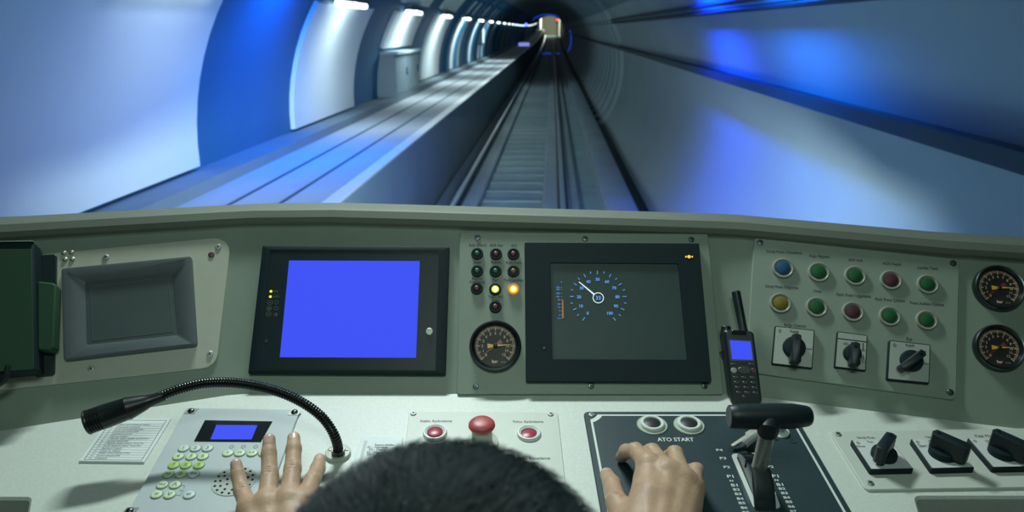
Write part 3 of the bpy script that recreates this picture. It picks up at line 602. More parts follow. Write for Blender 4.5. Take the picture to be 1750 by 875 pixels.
for st, px, py, w in (('Sürüş Modu Yükseltme', 1340, 431.5, 60), ('Kapı Bypass', 1400.5, 438.5, 34), ('ADK Açık', 1462, 445, 25), ('ADK Kapalı', 1524, 451.5, 31), ('Lamba Testi', 1585.5, 458, 34), ('Sürüş Modu Düşürme', 1336, 491, 56), ('Onay', 1397, 498, 13), ('Park Freni Uygulama', 1459, 505.5, 58), ('Park Freni Çözme', 1521, 513, 50), ('Freni Acilden Çözme', 1584, 519.5, 57), ('Buğu Çözücü', 1358.5, 556.5, 36), ('Far', 1554.5, 579.5, 10)):
    text_on(t, st, px, py, w, T_ + .0002)

# ------------------------------------------------------------------ rotary switches
def rotary(name, label, plane, quad, kx, ky, kr, ang, glen, gwid, th, h, group, face='face_silver', gh=.017, band=False, back=.9, texts=()):
    cxp = sum(p[0] for p in quad) / 4; cyp = sum(p[1] for p in quad) / 4
    w = Thing(name, label, 'rotary switch', plane, cxp, cyp, h=h, group=group); q = w.quad(quad, th)
    mb = MB(); mb.slab(rp(q, .0018), 0, th, .0008); mb.build('switch_base', 'black_plastic', w.o)
    if band:
        e = inset(q, .0014); k = .17; l = lambda a, b, s: (a[0] + (b[0] - a[0]) * s, a[1] + (b[1] - a[1]) * s)
        # q order: bottom-left, bottom-right, top-right, top-left
        mb = MB(); mb.slab([e[0], e[1], l(e[2], e[1], k + .03), l(e[3], e[0], k + .03)], th - .0004, th + .0004); mb.slab([l(e[3], e[0], k), l(e[2], e[1], k), e[2], e[3]], th - .0004, th + .0004)
    else: mb = MB(); mb.slab(rp(inset(q, .0014), .001), th - .0004, th + .0004)
    mb.build('face_plate', face, w.o)
    x, y = w.xy(kx, ky, th); R = w.width(kx, ky, 2 * kr, th) / 2; z = th + .0004
    mb = MB(); mb.lathe([(R, z), (R, z + .005), (R * .93, z + .008), (R * .86, z + .0085)], 40, (x, y)); kn = mb.build('knob', 'black_plastic', w.o)
    c, s_ = math.cos(ang), math.sin(ang); P = lambda a, b: (x + a * c - b * s_, y + a * s_ + b * c)
    g0, g1 = -R * back, R + glen; hw = gwid / 2; ih = .75
    ft = [P(g0, -hw * .9), P(g1 - hw * .5, -hw), P(g1, -hw * .55), P(g1, hw * .55), P(g1 - hw * .5, hw), P(g0, hw * .9), P(g0 - hw * .35, 0)]
    tp = [P(g0 + .002, -hw * ih), P(g1 - hw * .5 - .001, -hw * ih), P(g1 - .0015, -hw * .45), P(g1 - .0015, hw * .45), P(g1 - hw * .5 - .001, hw * ih), P(g0 + .002, hw * ih), P(g0 + .001, 0)]
    mb = MB(); mb.loft([[(a, b, z + .0045) for a, b in ft], [(a, b, z + .006 + gh - .001) for a, b in ft], [(a, b, z + .006 + gh) for a, b in tp]]); gr = mb.build('grip', 'rubber', kn)
    a, b = P(g0 + .005, 0); mb = MB(); mb.lathe([(gwid * .17, z + .0055 + gh), (gwid * .17, z + .0062 + gh)], 14, (a, b)); mb.build('marker', 'black_gloss', gr)
    for st, px, py, wd in texts: text_on(w, st, px, py, wd, th + .0006)
    mb = MB(); x2, y2 = w.xy(quad[3][0] + .13 * (quad[2][0] - quad[3][0]) + .11 * (quad[0][0] - quad[3][0]), quad[3][1] + .12 * (quad[0][1] - quad[3][1]) + .13 * (quad[2][1] - quad[3][1]), th)
    if not band: mb.ring(circ(x2, y2, .0022, 16), circ(x2, y2, .0017, 16), th + .0004, th + .0006); mb.slab(rect(x2, y2, .0005, .006), th + .0004, th + .0006); mb.build('plate_mark', 'print_dark', w.o, flat=True)
    return w
GRW = 'rotary switches on the right wing'
rotary('rotary_switch', 'square rotary switch under the yellow button, nearest the radio, grip pointing down', RIGHT, [(1318.8, 622), (1388.6, 630), (1392.4, 564), (1324.5, 556.7)], 1356.5, 594.5, 19.5, math.radians(-92), .011, .0135, .006, T_, GRW, texts=(('Kapalı', 1357.5, 567, 14), ('Açık', 1383.5, 596.5, 9)))
w = rotary('rotary_switch', 'smaller rotary wiper switch with a blank strip on top, middle of three', RIGHT, [(1426, 627.6), (1480, 634), (1483, 572.6), (1430.9, 566)], 1455.6, 605, 15.5, math.radians(-92), .009, .0125, .006, T_, GRW, band=True, texts=(('0', 1456, 586.5, 3), ('I', 1475, 592, 1.6), ('II', 1474, 611, 4)))
mb = MB()
for px, py in ((1445.5, 587.5), (1474.5, 598.5), (1474, 618)):
    x, y = w.xy(px, py, .0064); q = [(x - .0035, y - .0012), (x + .0035, y - .0012), (x + .0026, y + .0014), (x - .0026, y + .0014)]; mb.ring(q, inset(q, .0004), .0064, .0066); mb.slab([(x - .0003, y - .002), (x + .0003, y - .002), (x + .0003, y + .001), (x - .0003, y + .001)], .0064, .0066)
mb.build('wiper_symbols', 'print_dark', w.o, flat=True)
rotary('rotary_switch', 'square rotary headlight switch under the right-end buttons, grip slanting down left', RIGHT, [(1516, 648.4), (1588.5, 655.5), (1590.5, 588.8), (1520, 581)], 1556.5, 617, 19.5, math.radians(-138), .010, .0115, .008, T_, GRW, texts=(('Kapalı', 1555, 590.5, 14), ('Kısa', 1578, 600, 9), ('Uzun', 1582, 621, 10)))

# ------------------------------------------------------------------ the desk
# fault code sheet
t = Thing('code_sheet', 'white framed sheet listing numbered announcements under the microphone', 'sheet', DESK, 213, 752)
q = t.quad([(134, 788), (246, 789.5), (292, 715), (186, 714.5)], .003)
mb = MB(); mb.slab(q, 0, .003, .0008); mb.build('plate', 'paper', t.o)
L2 = lambda a, b, s: (a[0] + (b[0] - a[0]) * s, a[1] + (b[1] - a[1]) * s)
def Q(u, v): return L2(L2(q[0], q[1], u), L2(q[3], q[2], u), v)        # u along, v up
mb = MB(); zz = .0031
def line(mb, a, b, w, z0, z1):
    a, b = Vector(a), Vector(b); d = (b - a).normalized(); n = Vector((-d.y, d.x)) * w / 2; mb.slab([tuple(a - n), tuple(b - n), tuple(b + n), tuple(a + n)], z0, z1)
U0, U1, V0, V1 = .07, .95, .035, .95
for a, b in (((U0, V0), (U1, V0)), ((U1, V0), (U1, V1)), ((U1, V1), (U0, V1)), ((U0, V1), (U0, V0))): line(mb, Q(*a), Q(*b), .0007, .0029, zz)
ROWS = ['DEPO (BİR SONRAKİ ARAÇ)', 'İNENLERE ÖNCELİK', 'KAPI ÖNÜNDE BEKLEME', 'KAPILARA YASLANMA', 'ŞÜPHELİ ÇANTA', 'SİNYAL KAPALI', 'TEKNİK ARIZA (SEFER GECİKMELİ)', 'ENERJİ KESİNTİSİ', 'TEKNİK ARIZA (ARAÇ TAHLİYE)', 'ACİL DURUM (ARAÇ TAHLİYE)', 'BAYRAM TEBRİK', 'YENİ YIL TEBRİK', 'DEPO (ARAÇ BOŞALTMA)', 'KAPIYI ENGELLEME', 'HIRSIZLIK']
mb2 = MB(); dv = (V1 - .09 - V0) / 15
wq = (Vector(Q(1, .5)) - Vector(Q(0, .5))).length; hq = (Vector(Q(.5, 1)) - Vector(Q(.5, 0))).length
for k, st in enumerate(ROWS):
    v = V1 - .09 - dv * k; line(mb, Q(U0, v), Q(U1, v), .00035, .0029, zz)
    _, _, _, _, tw, thh = text_data(st); wd = tw / .73 * dv * hq * .5
    x, y = Q(.24, v - dv / 2); put_text(mb2, st, x + wd / 2, y, zz + .0001, width=wd); x, y = Q(.15, v - dv / 2); put_text(mb2, str(k + 1), x, y, zz + .0001, height=dv * hq * .5)
line(mb, Q(.225, V0), Q(.225, V1 - .09), .00035, .0029, zz)
mb.build('table_lines', 'print_dark', t.o, flat=True); mb2.build('legend', 'print_dark', t.o, flat=True)
# radio telephone unit
t = Thing('intercom_unit', 'flat silver intercom unit with keypad, blue display and round speaker under the left hand', 'intercom', DESK, 360, 800); UH = .004
mb = MB(); Uq = t.quad([(193, 920), (431, 920), (513, 700), (318, 697)], UH); mb.slab(Uq, 0, UH, .0006); mb.build('housing', 'phone_plate', t.o)
for p, a in (((327, 703), 0), ((503.5, 705), 0), ((222, 874), 0)):
    x, y = t.xy(*p, UH); mb = MB(); mb.slab([(x - .0085, y - .006), (x + .0065, y - .006), (x + .0085, y + .006), (x - .006, y + .006)], UH, UH + .0006); mb.build('clip', 'brushed', t.o)
    mb = MB(); mb.lathe([(.0046, UH + .0006), (.0046, UH + .0018), (.003, UH + .0034), (.001, UH + .0038)], 18, (x, y)); mb.build('screw', 'dark_steel', t.o)
dq = t.quad([(332, 754.5), (446, 755.5), (465.5, 721), (350.5, 719)], UH); bq = t.quad([(360, 752), (430, 752), (440, 728), (370, 727.5)], UH)
mb = MB(); mb.slab(dq, UH - .001, UH + .001); d_ = mb.build('display_window', 'black_gloss', t.o); mb = MB(); mb.slab(bq, UH, UH + .0014); mb.build('screen', 'blue_screen', d_)
KEYS = [('1', 314, 767, 'key_pale'), ('2', 334.5, 767, 'key_pale'), ('3', 355, 767, 'key_pale'), ('4', 305, 781, 'key_lime'), ('5', 327, 781, 'key_lime'), ('6', 347, 781, 'key_lime'), ('7', 297, 796, 'key_green'), ('8', 318, 796, 'key_green'), ('9', 340, 796, 'key_green'), ('İptal', 288, 811, 'key_lime'), ('0', 309.5, 811, 'key_lime'), ('Giriş', 331, 811, 'key_pale'),
        ('Mod', 277.5, 829.5, 'key_lime'), ('^', 299.5, 829.5, 'key_lime'), ('Sil', 268, 846, 'key_lime'), ('v', 290, 846.5, 'key_lime'), ('BK', 323.5, 846.5, 'key_pale'), ('İç', 389.6, 775, 'key_lime'), ('Dış', 410, 775, 'key_lime'), ('K-K', 431, 775, 'key_lime'), ('', 451, 775, 'key_lime')]
for st, px, py, m in KEYS:
    x, y = t.xy(px, py, UH); R = .0068
    mb = MB(); mb.lathe([(R, UH), (R, UH + .0010), (R * .9, UH + .0018), (R * .7, UH + .0021)], 26, (x, y)); kk = mb.build('key', m, t.o)
    mb = MB(); mb.ring(circ(x, y, R * 1.1, 26), circ(x, y, R * .96, 26), UH, UH + .0006)
    if st: put_text(mb, st, x, y, UH + .0023, height=R * (.85 if len(st) == 1 else .5), bold=.0001)
    mb.build('key_print', 'print_mid', kk, flat=True)
mb = MB()
for px in (396, 416, 437):
    x, y = t.xy(px, 763.5, UH); x1, y1 = t.xy(px - 3, 769, UH); mb.ring(circ(x, y, .0031, 18), circ(x, y, .0024, 18), UH, UH + .0003); line(mb, (x, y - .003), (x1, y1 + .0005), .0006, UH, UH + .0003)
mb.build('lamp_print', 'print_mid', t.o, flat=True); mb = MB()
a, b = t.xy(309, 830, UH), t.xy(316, 830, UH); c, d = t.xy(299, 846, UH), t.xy(308, 847, UH)
line(mb, a, b, .0006, UH, UH + .0003); line(mb, b, t.xy(314, 835, UH), .0006, UH, UH + .0003); line(mb, d, t.xy(311, 842, UH), .0006, UH, UH + .0003); line(mb, c, d, .0006, UH, UH + .0003)
x, y = t.xy(311, 838.5, UH); put_text(mb, 'Ses', x, y, UH + .0003, height=.0028); mb.build('legend', 'print_mid', t.o, flat=True)
x, y = t.xy(400, 822, UH); R = .0265; mb = MB(); mb.slab(circ(x, y, R, 40), UH, UH + .0008); g_ = mb.build('speaker_grille', 'grille', t.o)
mb = MB()
for rr, n in ((.0, 1), (.009, 6), (.0165, 11), (.0225, 16)):
    for k in range(n): mb.slab(circ(x + rr * math.cos(2 * PI * k / n + rr * 90), y + rr * math.sin(2 * PI * k / n + rr * 90), .00165, 10), UH + .0008, UH + .001)
mb.build('speaker_holes', 'black_gloss', g_, flat=True)
# gooseneck microphone
t = Thing('gooseneck_microphone', 'black gooseneck microphone arching over the intercom from a round flange', 'microphone', DESK, 578, 777)
mb = MB(); mb.lathe([(.0165, 0), (.0165, .004), (.0155, .0052), (.010, .0054)], 40); fl_ = mb.build('flange', 'ring_plastic', t.o)
for dx, dy in ((-.011, .003), (.011, .003), (0, -.0115)):
    mb = MB(); mb.lathe([(.0024, .0050), (.0018, .0062), (.0008, .0066)], 12, (dx, dy)); mb.build('screw', 'brushed', fl_)
NP = [(578, 776, .004), (577.5, 764, .016), (573, 748, .032), (563, 729, .047), (547, 710, .060), (520, 690, .073), (484, 672.5, .083), (440, 660, .090), (395, 654, .093), (350, 655, .092), (310, 664, .088), (275, 677, .083), (263, 682.5, .081)]
Minv = t.o.matrix_world.inverted(); cp = [Minv @ hp(*p) for p in NP]
def smooth_path(cp, step):
    out = []; P = [cp[0] * 2 - cp[1]] + cp + [cp[-1] * 2 - cp[-2]]
    for i in range(1, len(P) - 2):
        n = max(2, int((P[i + 1] - P[i]).length / step))
        for k in range(n):
            u = k / n; a, b, c, d = P[i - 1], P[i], P[i + 1], P[i + 2]
            out.append(.5 * ((2 * b) + (c - a) * u + (2 * a - 5 * b + 4 * c - d) * u * u + (3 * b - a - 3 * c + d) * u ** 3))
    return out + [cp[-1]]
path = smooth_path(cp, .00085)
mb = MB(); mb.tube(path, [.0060 + (.0006 if (k // 2) % 2 else -.0003) for k in range(len(path))], 14); mb.build('gooseneck', 'neck_black', t.o, angle=60)
mb = MB(); mb.tube(path[:12], .0085, 16); mb.build('ferrule', 'mic_black', t.o)
a = cp[-1]; b = Minv @ hp(146, 723, .067); L = (b - a).length; d = (b - a).normalized()
prof = [(-.012, .0064), (0, .0072), (.10, .0085), (.13, .0095), (.36, .0140), (.38, .0146), (.40, .0140), (.72, .0150), (.755, .0150)]
for k in range(5): prof += [(.76 + k * .037, .0150), (.765 + k * .037, .0128), (.779 + k * .037, .0128), (.784 + k * .037, .0150)]
prof += [(.95, .0150), (.965, .0156), (.985, .0150), (1.0, .0125)]
mb = MB(); mb.tube([a + d * (L * s if s > 0 else s) for s, r in prof], [r * 1.02 for s, r in prof], 28); mb.build('microphone_head', 'mic_black', t.o, angle=30)
# card in a clear sleeve
t = Thing('card_sleeve', 'clear pocket holding a small white code card, between flange and red button', 'card', DESK, 645, 780)
q = t.quad([(590, 830), (676, 830), (689, 746), (618, 746)], .002); mb = MB(); mb.slab(rp(q, .003), 0, .002, .0006); mb.build('sleeve', 'sleeve', t.o)
mb = MB(); mb.slab(t.quad([(602, 829), (672, 829), (684, 752), (626, 752)], .002), .002, .0024); mb.build('card', 'paper', t.o)
mb = MB(); mb.slab(t.quad([(601, 829), (607, 829), (628, 753), (623, 753)], .0026), .002, .0028); mb.build('fold', 'grille', t.o)
text_on(t, 'İstasyon Kodları', 657, 760, 33, .0026, 'print_dark', bold=.0001)
for k, st in enumerate(('01 - Hastane', '02 - Depo', '03 - Merkez', '04 - Garaj')): text_on(t, st, 645 - k * 1.0, 764 + k * 4.4, [34, 27, 33, 30][k], .0026, 'print_dark')
# button plate
t = Thing('button_plate', 'thin pale plate on the desk with red buttons and the mushroom stop knob', 'plate', DESK, 825, 770); BH = .0025
mb = MB(); mb.slab(rp(t.quad([(683, 850), (969, 850), (953, 704.5), (699, 703)], BH), .003), 0, BH, .0006); mb.build('plate', 'desk_plate', t.o)
screws(t, [(706.5, 707.5), (941, 708.5)], BH, .0042)
for st, px, py, w in (('Kabin Aydınlatma', 745.5, 720, 54), ('Yolcu Aydınlatma', 902, 721, 53), ('ATP Ekran Resetleme', 902, 783, 76)): text_on(t, st, px, py, w, BH + .0002)
GD = 'buttons in white rings on the desk'
push_button(DESK, 743.5, 741, 20.8, 'desk_red', 'red button in a white ring, left of the mushroom stop knob', BH, GD, 'white_ring')
push_button(DESK, 904, 742, 20.8, 'desk_red', 'red button sunk in a white ring, right of the mushroom stop knob', BH, GD, 'white_ring', deep=True)
push_button(DESK, 820, 775, 29, 'key_lime', 'large ringed button just below the mushroom stop knob, mostly behind the hair', BH, GD, 'ring_plastic')
push_button(DESK, 910, 806, 20, 'btn_black', 'black ringed button under the screen reset lettering, half behind the hair', BH, GD, 'ring_plastic')
t = Thing('emergency_stop', 'red mushroom emergency stop knob on a pale collar', 'emergency stop', DESK, 824, 756, h=BH)
mb = MB(); mb.lathe([(.0215, 0), (.0215, .002), (.0135, .0026), (.0135, .021), (.0125, .024)], 40); mb.build('collar', 'ring_plastic', t.o)
mb = MB(); mb.lathe([(.0085, .023), (.0165, .0255), (.0176, .0275), (.0172, .030), (.0145, .0328), (.009, .0344), (.003, .035)], 44); mb.build('mushroom_cap', 'estop_red', t.o)
# master controller plate
t = Thing('controller_plate', 'charcoal master controller plate with white border line and two black start buttons', 'plate', DESK, 1190, 790); CH = .004
C = t.quad([(1042, 960), (1506, 960), (1356, 703), (997, 703)], CH)
mb = MB(); mb.slab(rp(C, .007), 0, CH, .001); mb.build('plate', 'charcoal_plate', t.o)
def border(e):
    i = inset(C, e); r = .010 - (e - .007) * 1.0; out = []
    for k, c in enumerate(i):
        p0, p1, p2 = Vector(i[k - 1]), Vector(c), Vector(i[(k + 1) % 4]); cc = Vector(inset(C, .006)[k]); R = .0125 + (e - .0085)
        a = (p0 - p1).normalized(); b = (p2 - p1).normalized(); s0 = p1 + a * R; s1 = p1 + b * R; mid = p1 + (a + b).normalized() * R * .95
        for u in (0, .25, .5, .75, 1): out.append(tuple(s0 * (1 - u) ** 2 + mid * 2 * u * (1 - u) * 1.0 + s1 * u * u))
    return out
mb = MB(); mb.ring(border(.0075), border(.0105), CH - .0005, CH + .0003); mb.build('border_line', 'print_white', t.o, flat=True)
screws(t, [(1011, 709.5)], CH, .0045)
for p in ((1354, 753.5), (1251.5, 768)):
    x, y = t.xy(*p, CH); mb = MB(); mb.lathe([(.0055, CH), (.005, CH + .0008), (.0022, CH + .0006), (.002, CH + .0002)], 16, (x, y)); mb.build('screw', 'charcoal_plate', t.o)
text_on(t, 'ATO START', 1154.5, 751, 62, CH + .0004, 'print_white', bold=.00025)
for st, px, py in (('P4', 1229.5, 769), ('P3', 1235.5, 783), ('P2', 1242, 798), ('P1', 1248, 814), ('N', 1250, 821.5), ('B1', 1255, 829), ('B2', 1258.7, 836.5), ('B3', 1261.6, 844), ('B4', 1265, 852), ('B5', 1268, 859.5), ('B6', 1271.8, 867.5), ('B7', 1275, 875.5),
                   ('P3', 1310.5, 783), ('P2', 1316.5, 797.5), ('P1', 1325, 813.5), ('N', 1327, 820.5), ('B1', 1332.8, 828), ('B2', 1336.5, 835), ('B3', 1340.6, 842.5), ('B4', 1344.5, 850), ('B5', 1348.5, 857.5), ('B6', 1352.5, 865.5), ('B7', 1356, 873.5)):
    text_on(t, st, px, py, (5.5 if st == 'N' else 10.5), CH + .0004, 'print_white', sy=.72, bold=.00022)
sl = t.quad([(1289, 871), (1335, 869), (1299, 774), (1248.5, 776)], CH); mb = MB(); mb.ring(rp(sl, .006), rp(inset(sl, .0055), .004), CH - .0005, CH + .0006); mb.build('slot_outline', 'print_white', t.o, flat=True)
for px, lb in ((1114.5, 'black start button in a double white ring, left of the pair'), (1177.4, 'black start button in a double white ring, right of the pair')):
    b = Thing('start_button', lb, 'push button', DESK, px, 727, h=CH, group='start buttons on the controller plate'); R = b.width(px, 727, 52) / 2
    mb = MB(); mb.lathe([(R, 0), (R, .0012), (R * .97, .0018), (R * .8, .0018)], 48); mb.build('base_ring', 'ring_plastic', b.o)
    mb = MB(); mb.lathe([(R * .80, .0016), (R * .78, .005), (R * .72, .0062), (R * .60, .0062), (R * .55, .0052), (R * .54, .003)], 48, cap1=False); mb.build('bezel_ring', 'white_ring', b.o)
    mb = MB(); mb.lathe([(R * .54, .0018), (R * .54, .0045), (R * .48, .0052)], 36); mb.build('button_cap', 'btn_black', b.o)
# the lever
t = Thing('controller_lever', 'black T-handled master lever on a chrome stem, standing in its slot', 'lever', DESK, 1296, 835, h=CH)
Minv = t.o.matrix_world.inverted(); H = lambda px, py, h: Minv @ hp(px, py, h)
hole = rp(inset([tuple((Minv @ t.plane.P(*p, CH)).xy) for p in ((1289, 871), (1335, 869), (1299, 774), (1248.5, 776))], .0065), .004)
mb = MB(); mb.slab(hole, 0, .0008); mb.build('slot_cover', 'black_face', t.o)
b0 = H(1306, 862, CH + .001); b1 = H(1271, 779, CH + .001); ax = (b1 - b0); Lb = ax.length; ax.normalize(); sd = Vector((ax.y, -ax.x, 0)).normalized()
mb = MB(); n = 12; rr = []
for k in range(n + 1):                                       # the low curved segment the stem travels along
    u = k / n; p = b0 + ax * Lb * u; hz_ = .0012 + .020 * math.sin(PI * min(1, max(0, u * .93 + .035))) ** .8; w2 = .0085
    rr.append([p - sd * w2, p - sd * w2 + Vector((0, 0, hz_)), p + sd * w2 + Vector((0, 0, hz_)), p + sd * w2])
mb.loft(rr); mb.build('curved_slide', 'black_gloss', t.o)
s0 = H(1297, 803, .030); s1 = H(1313, 733, .106)
mb = MB(); sx = Vector((1, 0, 0)); q0 = H(1308, 868, CH + .002); rr = []
for u, wx, wy in ((0, .0125, .009), (.35, .0125, .012), (.7, .0115, .012), (1, .0105, .010)):
    c = q0.lerp(s0, u) + Vector((0, 0, .006 * math.sin(PI * u))); yv = Vector((0, .5, .86)) if u < .9 else Vector((0, 1, .1))
    yv.normalize(); rr.append([tuple(c + sx * x + yv * y) for x, y in rp(rect(0, 0, wx * 2, wy * 2), .004, 4)])
mb.loft(rr); mb.build('lever_foot', 'rubber', t.o, angle=40)
mb = MB(); mb.tube([s0, s0.lerp(s1, .5), s1], .0092, 24); mb.build('stem', 'brushed', t.o)
hc = H(1316, 711.5, .112); hl_ = H(1246, 712, .112); hr_ = H(1386, 711, .112); hd = (hr_ - hl_); Lh = hd.length; hd.normalize()
mb = MB(); mb.tube([s0.lerp(s1, .93), s1, hc], [.0118, .0125, .0125], 24); mb.build('socket', 'rubber', t.o)
mb = MB(); pr = [(0, .0125), (.008, .0132), (.10, .0142), (.2, .0149), (.5, .0150), (.78, .0146), (.95, .0120), (.985, .0105), (1, .0085)]
mb.tube([hl_ + hd * Lh * s for s, r in pr], [r for s, r in pr], 32); mb.build('handle', 'rubber', t.o, angle=40)
mb = MB(); mb.tube([hl_ - hd * .0006, hl_ + hd * .001], .0115, 32); mb.build('end_cap', 'grey_bezel', t.o)
mb = MB(); mb.tube([b0.lerp(b1, .62) + sd * x + Vector((0, 0, .0215 + z)) for x, z in ((-.009, -.012), (-.0088, .0), (0, .0006), (.0088, .0), (.009, -.01))], .0009, 8); mb.build('cable_tie', 'dark_steel', t.o)
# key lock with keys hanging
t = Thing('key_switch', 'round key lock in a pale ring behind the T-handle', 'lock', DESK, 1331, 738, h=CH)
mb = MB(); mb.lathe([(.0135, 0), (.0135, .002), (.0105, .003), (.0085, .003)], 32); mb.build('ring', 'white_ring', t.o); mb = MB(); mb.lathe([(.0085, 0), (.0085, .009), (.0070, .011)], 24); mb.build('barrel', 'chrome', t.o)
t = Thing('key_bunch', 'bunch of shiny keys hanging behind the lever stem', 'keys', DESK, 1290, 752, h=CH); Minv = t.o.matrix_world.inverted()
def key(p0, p1, w, th, name, m):
    d = (p1 - p0); L = d.length; d.normalize(); n = Vector((0, 0, 1)); s_ = d.cross(n).normalized(); n = s_.cross(d); M = Matrix((d, s_, n)).transposed().to_4x4(); M.translation = p0
    mb = MB(); mb.slab([(0, -w / 2), (L * .38, -w / 2), (L * .42, -w * .25), (L * .97, -w * .22), (L, 0), (L * .97, w * .22), (L * .42, w * .25), (L * .38, w / 2), (0, w / 2)], 0, th, .0006, M=M); mb.build(name, m, t.o)
K2 = lambda px, py, h: Minv @ hp(px, py, h)
key(K2(1296, 734, .018), K2(1250, 764, .008), .012, .0022, 'key', 'brushed'); key(K2(1300, 736, .016), K2(1268, 752, .012), .011, .0020, 'key', 'chrome')
mb = MB(); mb.tube([K2(1300, 741, .018), K2(1285, 750, .013), K2(1271, 761, .009)], [.0045, .0052, .0058], 8); mb.build('tube_key', 'chrome', t.o)
mb = MB(); c0 = K2(1308, 738, .012); mb.tube([c0 + Vector((.011 * math.cos(a * PI / 12), .006 * math.sin(a * PI / 12), .009 * math.sin(a * PI / 12))) for a in range(25)], .0011, 8); mb.build('key_ring', 'chrome', t.o)
# right switch plate
t = Thing('desk_switch_plate', 'pale plate on the right of the desk carrying three square rotary switches', 'plate', DESK, 1590, 785)
mb = MB(); mb.slab(rp(t.quad([(1480, 837), (1822, 832), (1768, 731), (1417, 737)], .0035), .006), 0, .0035, .001); mb.build('plate', 'desk_plate', t.o)
screws(t, [(1432, 742.5), (1487, 826)], .0035, .0045)
GS = 'rotary switches on the right of the desk'
def sq(a): return [a[3], a[2], a[1], a[0]]
for st, px, py, w in (('Sürüş Modu', 1480, 748.3, 30), ('Yön', 1586, 747, 10), ('Kapı Modu', 1685, 745.5, 36)): text_on(t, st, px, py, w, .0037)
rotary('rotary_switch', 'square rotary switch nearest the controller plate, grip turned down left', DESK, [(1488, 803), (1562, 801.5), (1521.5, 750.5), (1454, 751.5)], 1510, 780, 21, math.radians(228), .010, .014, .008, .0035, GS, 'face_steel', gh=.022, texts=(('Yarı', 1487, 755, 11), ('Manuel', 1471, 762.5, 14)))
rotary('rotary_switch', 'square rotary switch in the middle of the desk plate, grip turned down right', DESK, [(1592, 801.5), (1666, 799.5), (1619.5, 749), (1556, 750)], 1610, 777, 22, math.radians(-47), .011, .016, .008, .0035, GS, 'face_steel', gh=.022, texts=(('Geri', 1592, 754, 11), ('İleri', 1576, 761, 14)))
rotary('rotary_switch', 'square rotary switch at the right edge of the desk, partly out of view', DESK, [(1697, 799.5), (1771, 798), (1718, 747), (1653, 748.5)], 1712, 775, 22, math.radians(-50), .011, .015, .008, .0035, GS, 'face_steel', gh=.022, texts=(('Yarı', 1690, 754, 12),))

# ------------------------------------------------------------------ hand-held radio leaning on the panel
base = hp(1277, 692, .004)
RP_ = Plane(base, Matrix.Rotation(math.radians(-6), 3, 'Z') @ Vector((1, 0, 0)), Vector((-.05, .50, .86)))
t = Thing('two_way_radio', 'black two-way radio with blue screen and stub antenna leaning against the panel', 'radio', RP_, 1277, 692)
bq = t.quad([(1251, 693), (1304, 691), (1288.5, 566), (1236, 562)])
mb = MB(); fr2 = rp(bq, [.008, .008, .006, .006], 6); fo = [(x, y) for x, y in fr2]
mb.loft([[(x, y, -.034) for x, y in inset(fo, .003)], [(x, y, -.031) for x, y in fo], [(x, y, -.004) for x, y in fo], [(x, y, 0) for x, y in inset(fo, .0035)]]); mb.build('body', 'radio_black', t.o)
mb = MB(); bb = rp(t.quad([(1253, 686), (1286, 684), (1268, 600), (1234, 598)], -.02), .003); mb.slab([(x - .004, y) for x, y in bb], -.046, -.03, .002); mb.build('battery', 'radio_black', t.o)
w_ = rp(t.quad([(1248, 617), (1288.5, 617.5), (1284, 582), (1244.5, 580)]), .002); sc = rp(t.quad([(1251, 614), (1286.5, 615), (1282.5, 583.5), (1247, 581.5)]), .001)
mb = MB(); mb.ring(w_, sc, -.001, .0008); mb.build('screen_frame', 'grey_bezel', t.o); mb = MB(); mb.slab(sc, -.001, .0004); mb.build('screen', 'blue_screen', t.o)
def rkey(px, py, w, h, nm='key', m='radio_key'):
    x, y = t.xy(px, py); mb = MB(); mb.slab(circ(x, y, w, 18, h), -.0008, .0018, .0007); return mb.build(nm, m, t.o)
for r in range(4):
    for c in range(3): k = rkey(1257.5 + c * 14.2 + r * 1.8, 645 + r * 8.6 + c * .3, .0042, .0022)
rkey(1254, 622.5, .0045, .0016); rkey(1284.5, 622.5, .0045, .0016); rkey(1254, 633, .0042, .004, 'call_key', 'grille'); rkey(1288, 633.5, .004, .004, 'end_key', 'lamp_red_off'); rkey(1271.5, 633, .0095, .0055, 'navigation_key'); rkey(1271, 678, .0028, .0026)
mb = MB(); a = t.xy(1275, 566); b = t.xy(1268, 530); c = t.xy(1261, 494); Z = -.016; mb.tube([a + (Z,), L2(a, b, .12) + (Z,), L2(a, b, .16) + (Z,), b + (Z,), L2(b, c, .95) + (Z,), c + (Z,)], [.0068, .0066, .0060, .0064, .0066, .0045], 16); mb.build('antenna', 'rubber', t.o)
mb = MB(); x, y = t.xy(1244, 566); M = Matrix.Translation((x, y - .004, -.016)) @ Matrix.Rotation(-PI / 2, 4, 'X'); mb.lathe([(.0072, 0), (.0072, .012), (.006, .0135)], 18, M=M); mb.build('volume_knob', 'radio_black', t.o)
mb = MB(); q = t.quad([(1250, 572), (1277, 573), (1275, 565), (1251, 564)], .001); mb.slab(rp(q, .002), -.002, .001, .0006); mb.build('speaker_slot', 'black_gloss', t.o)

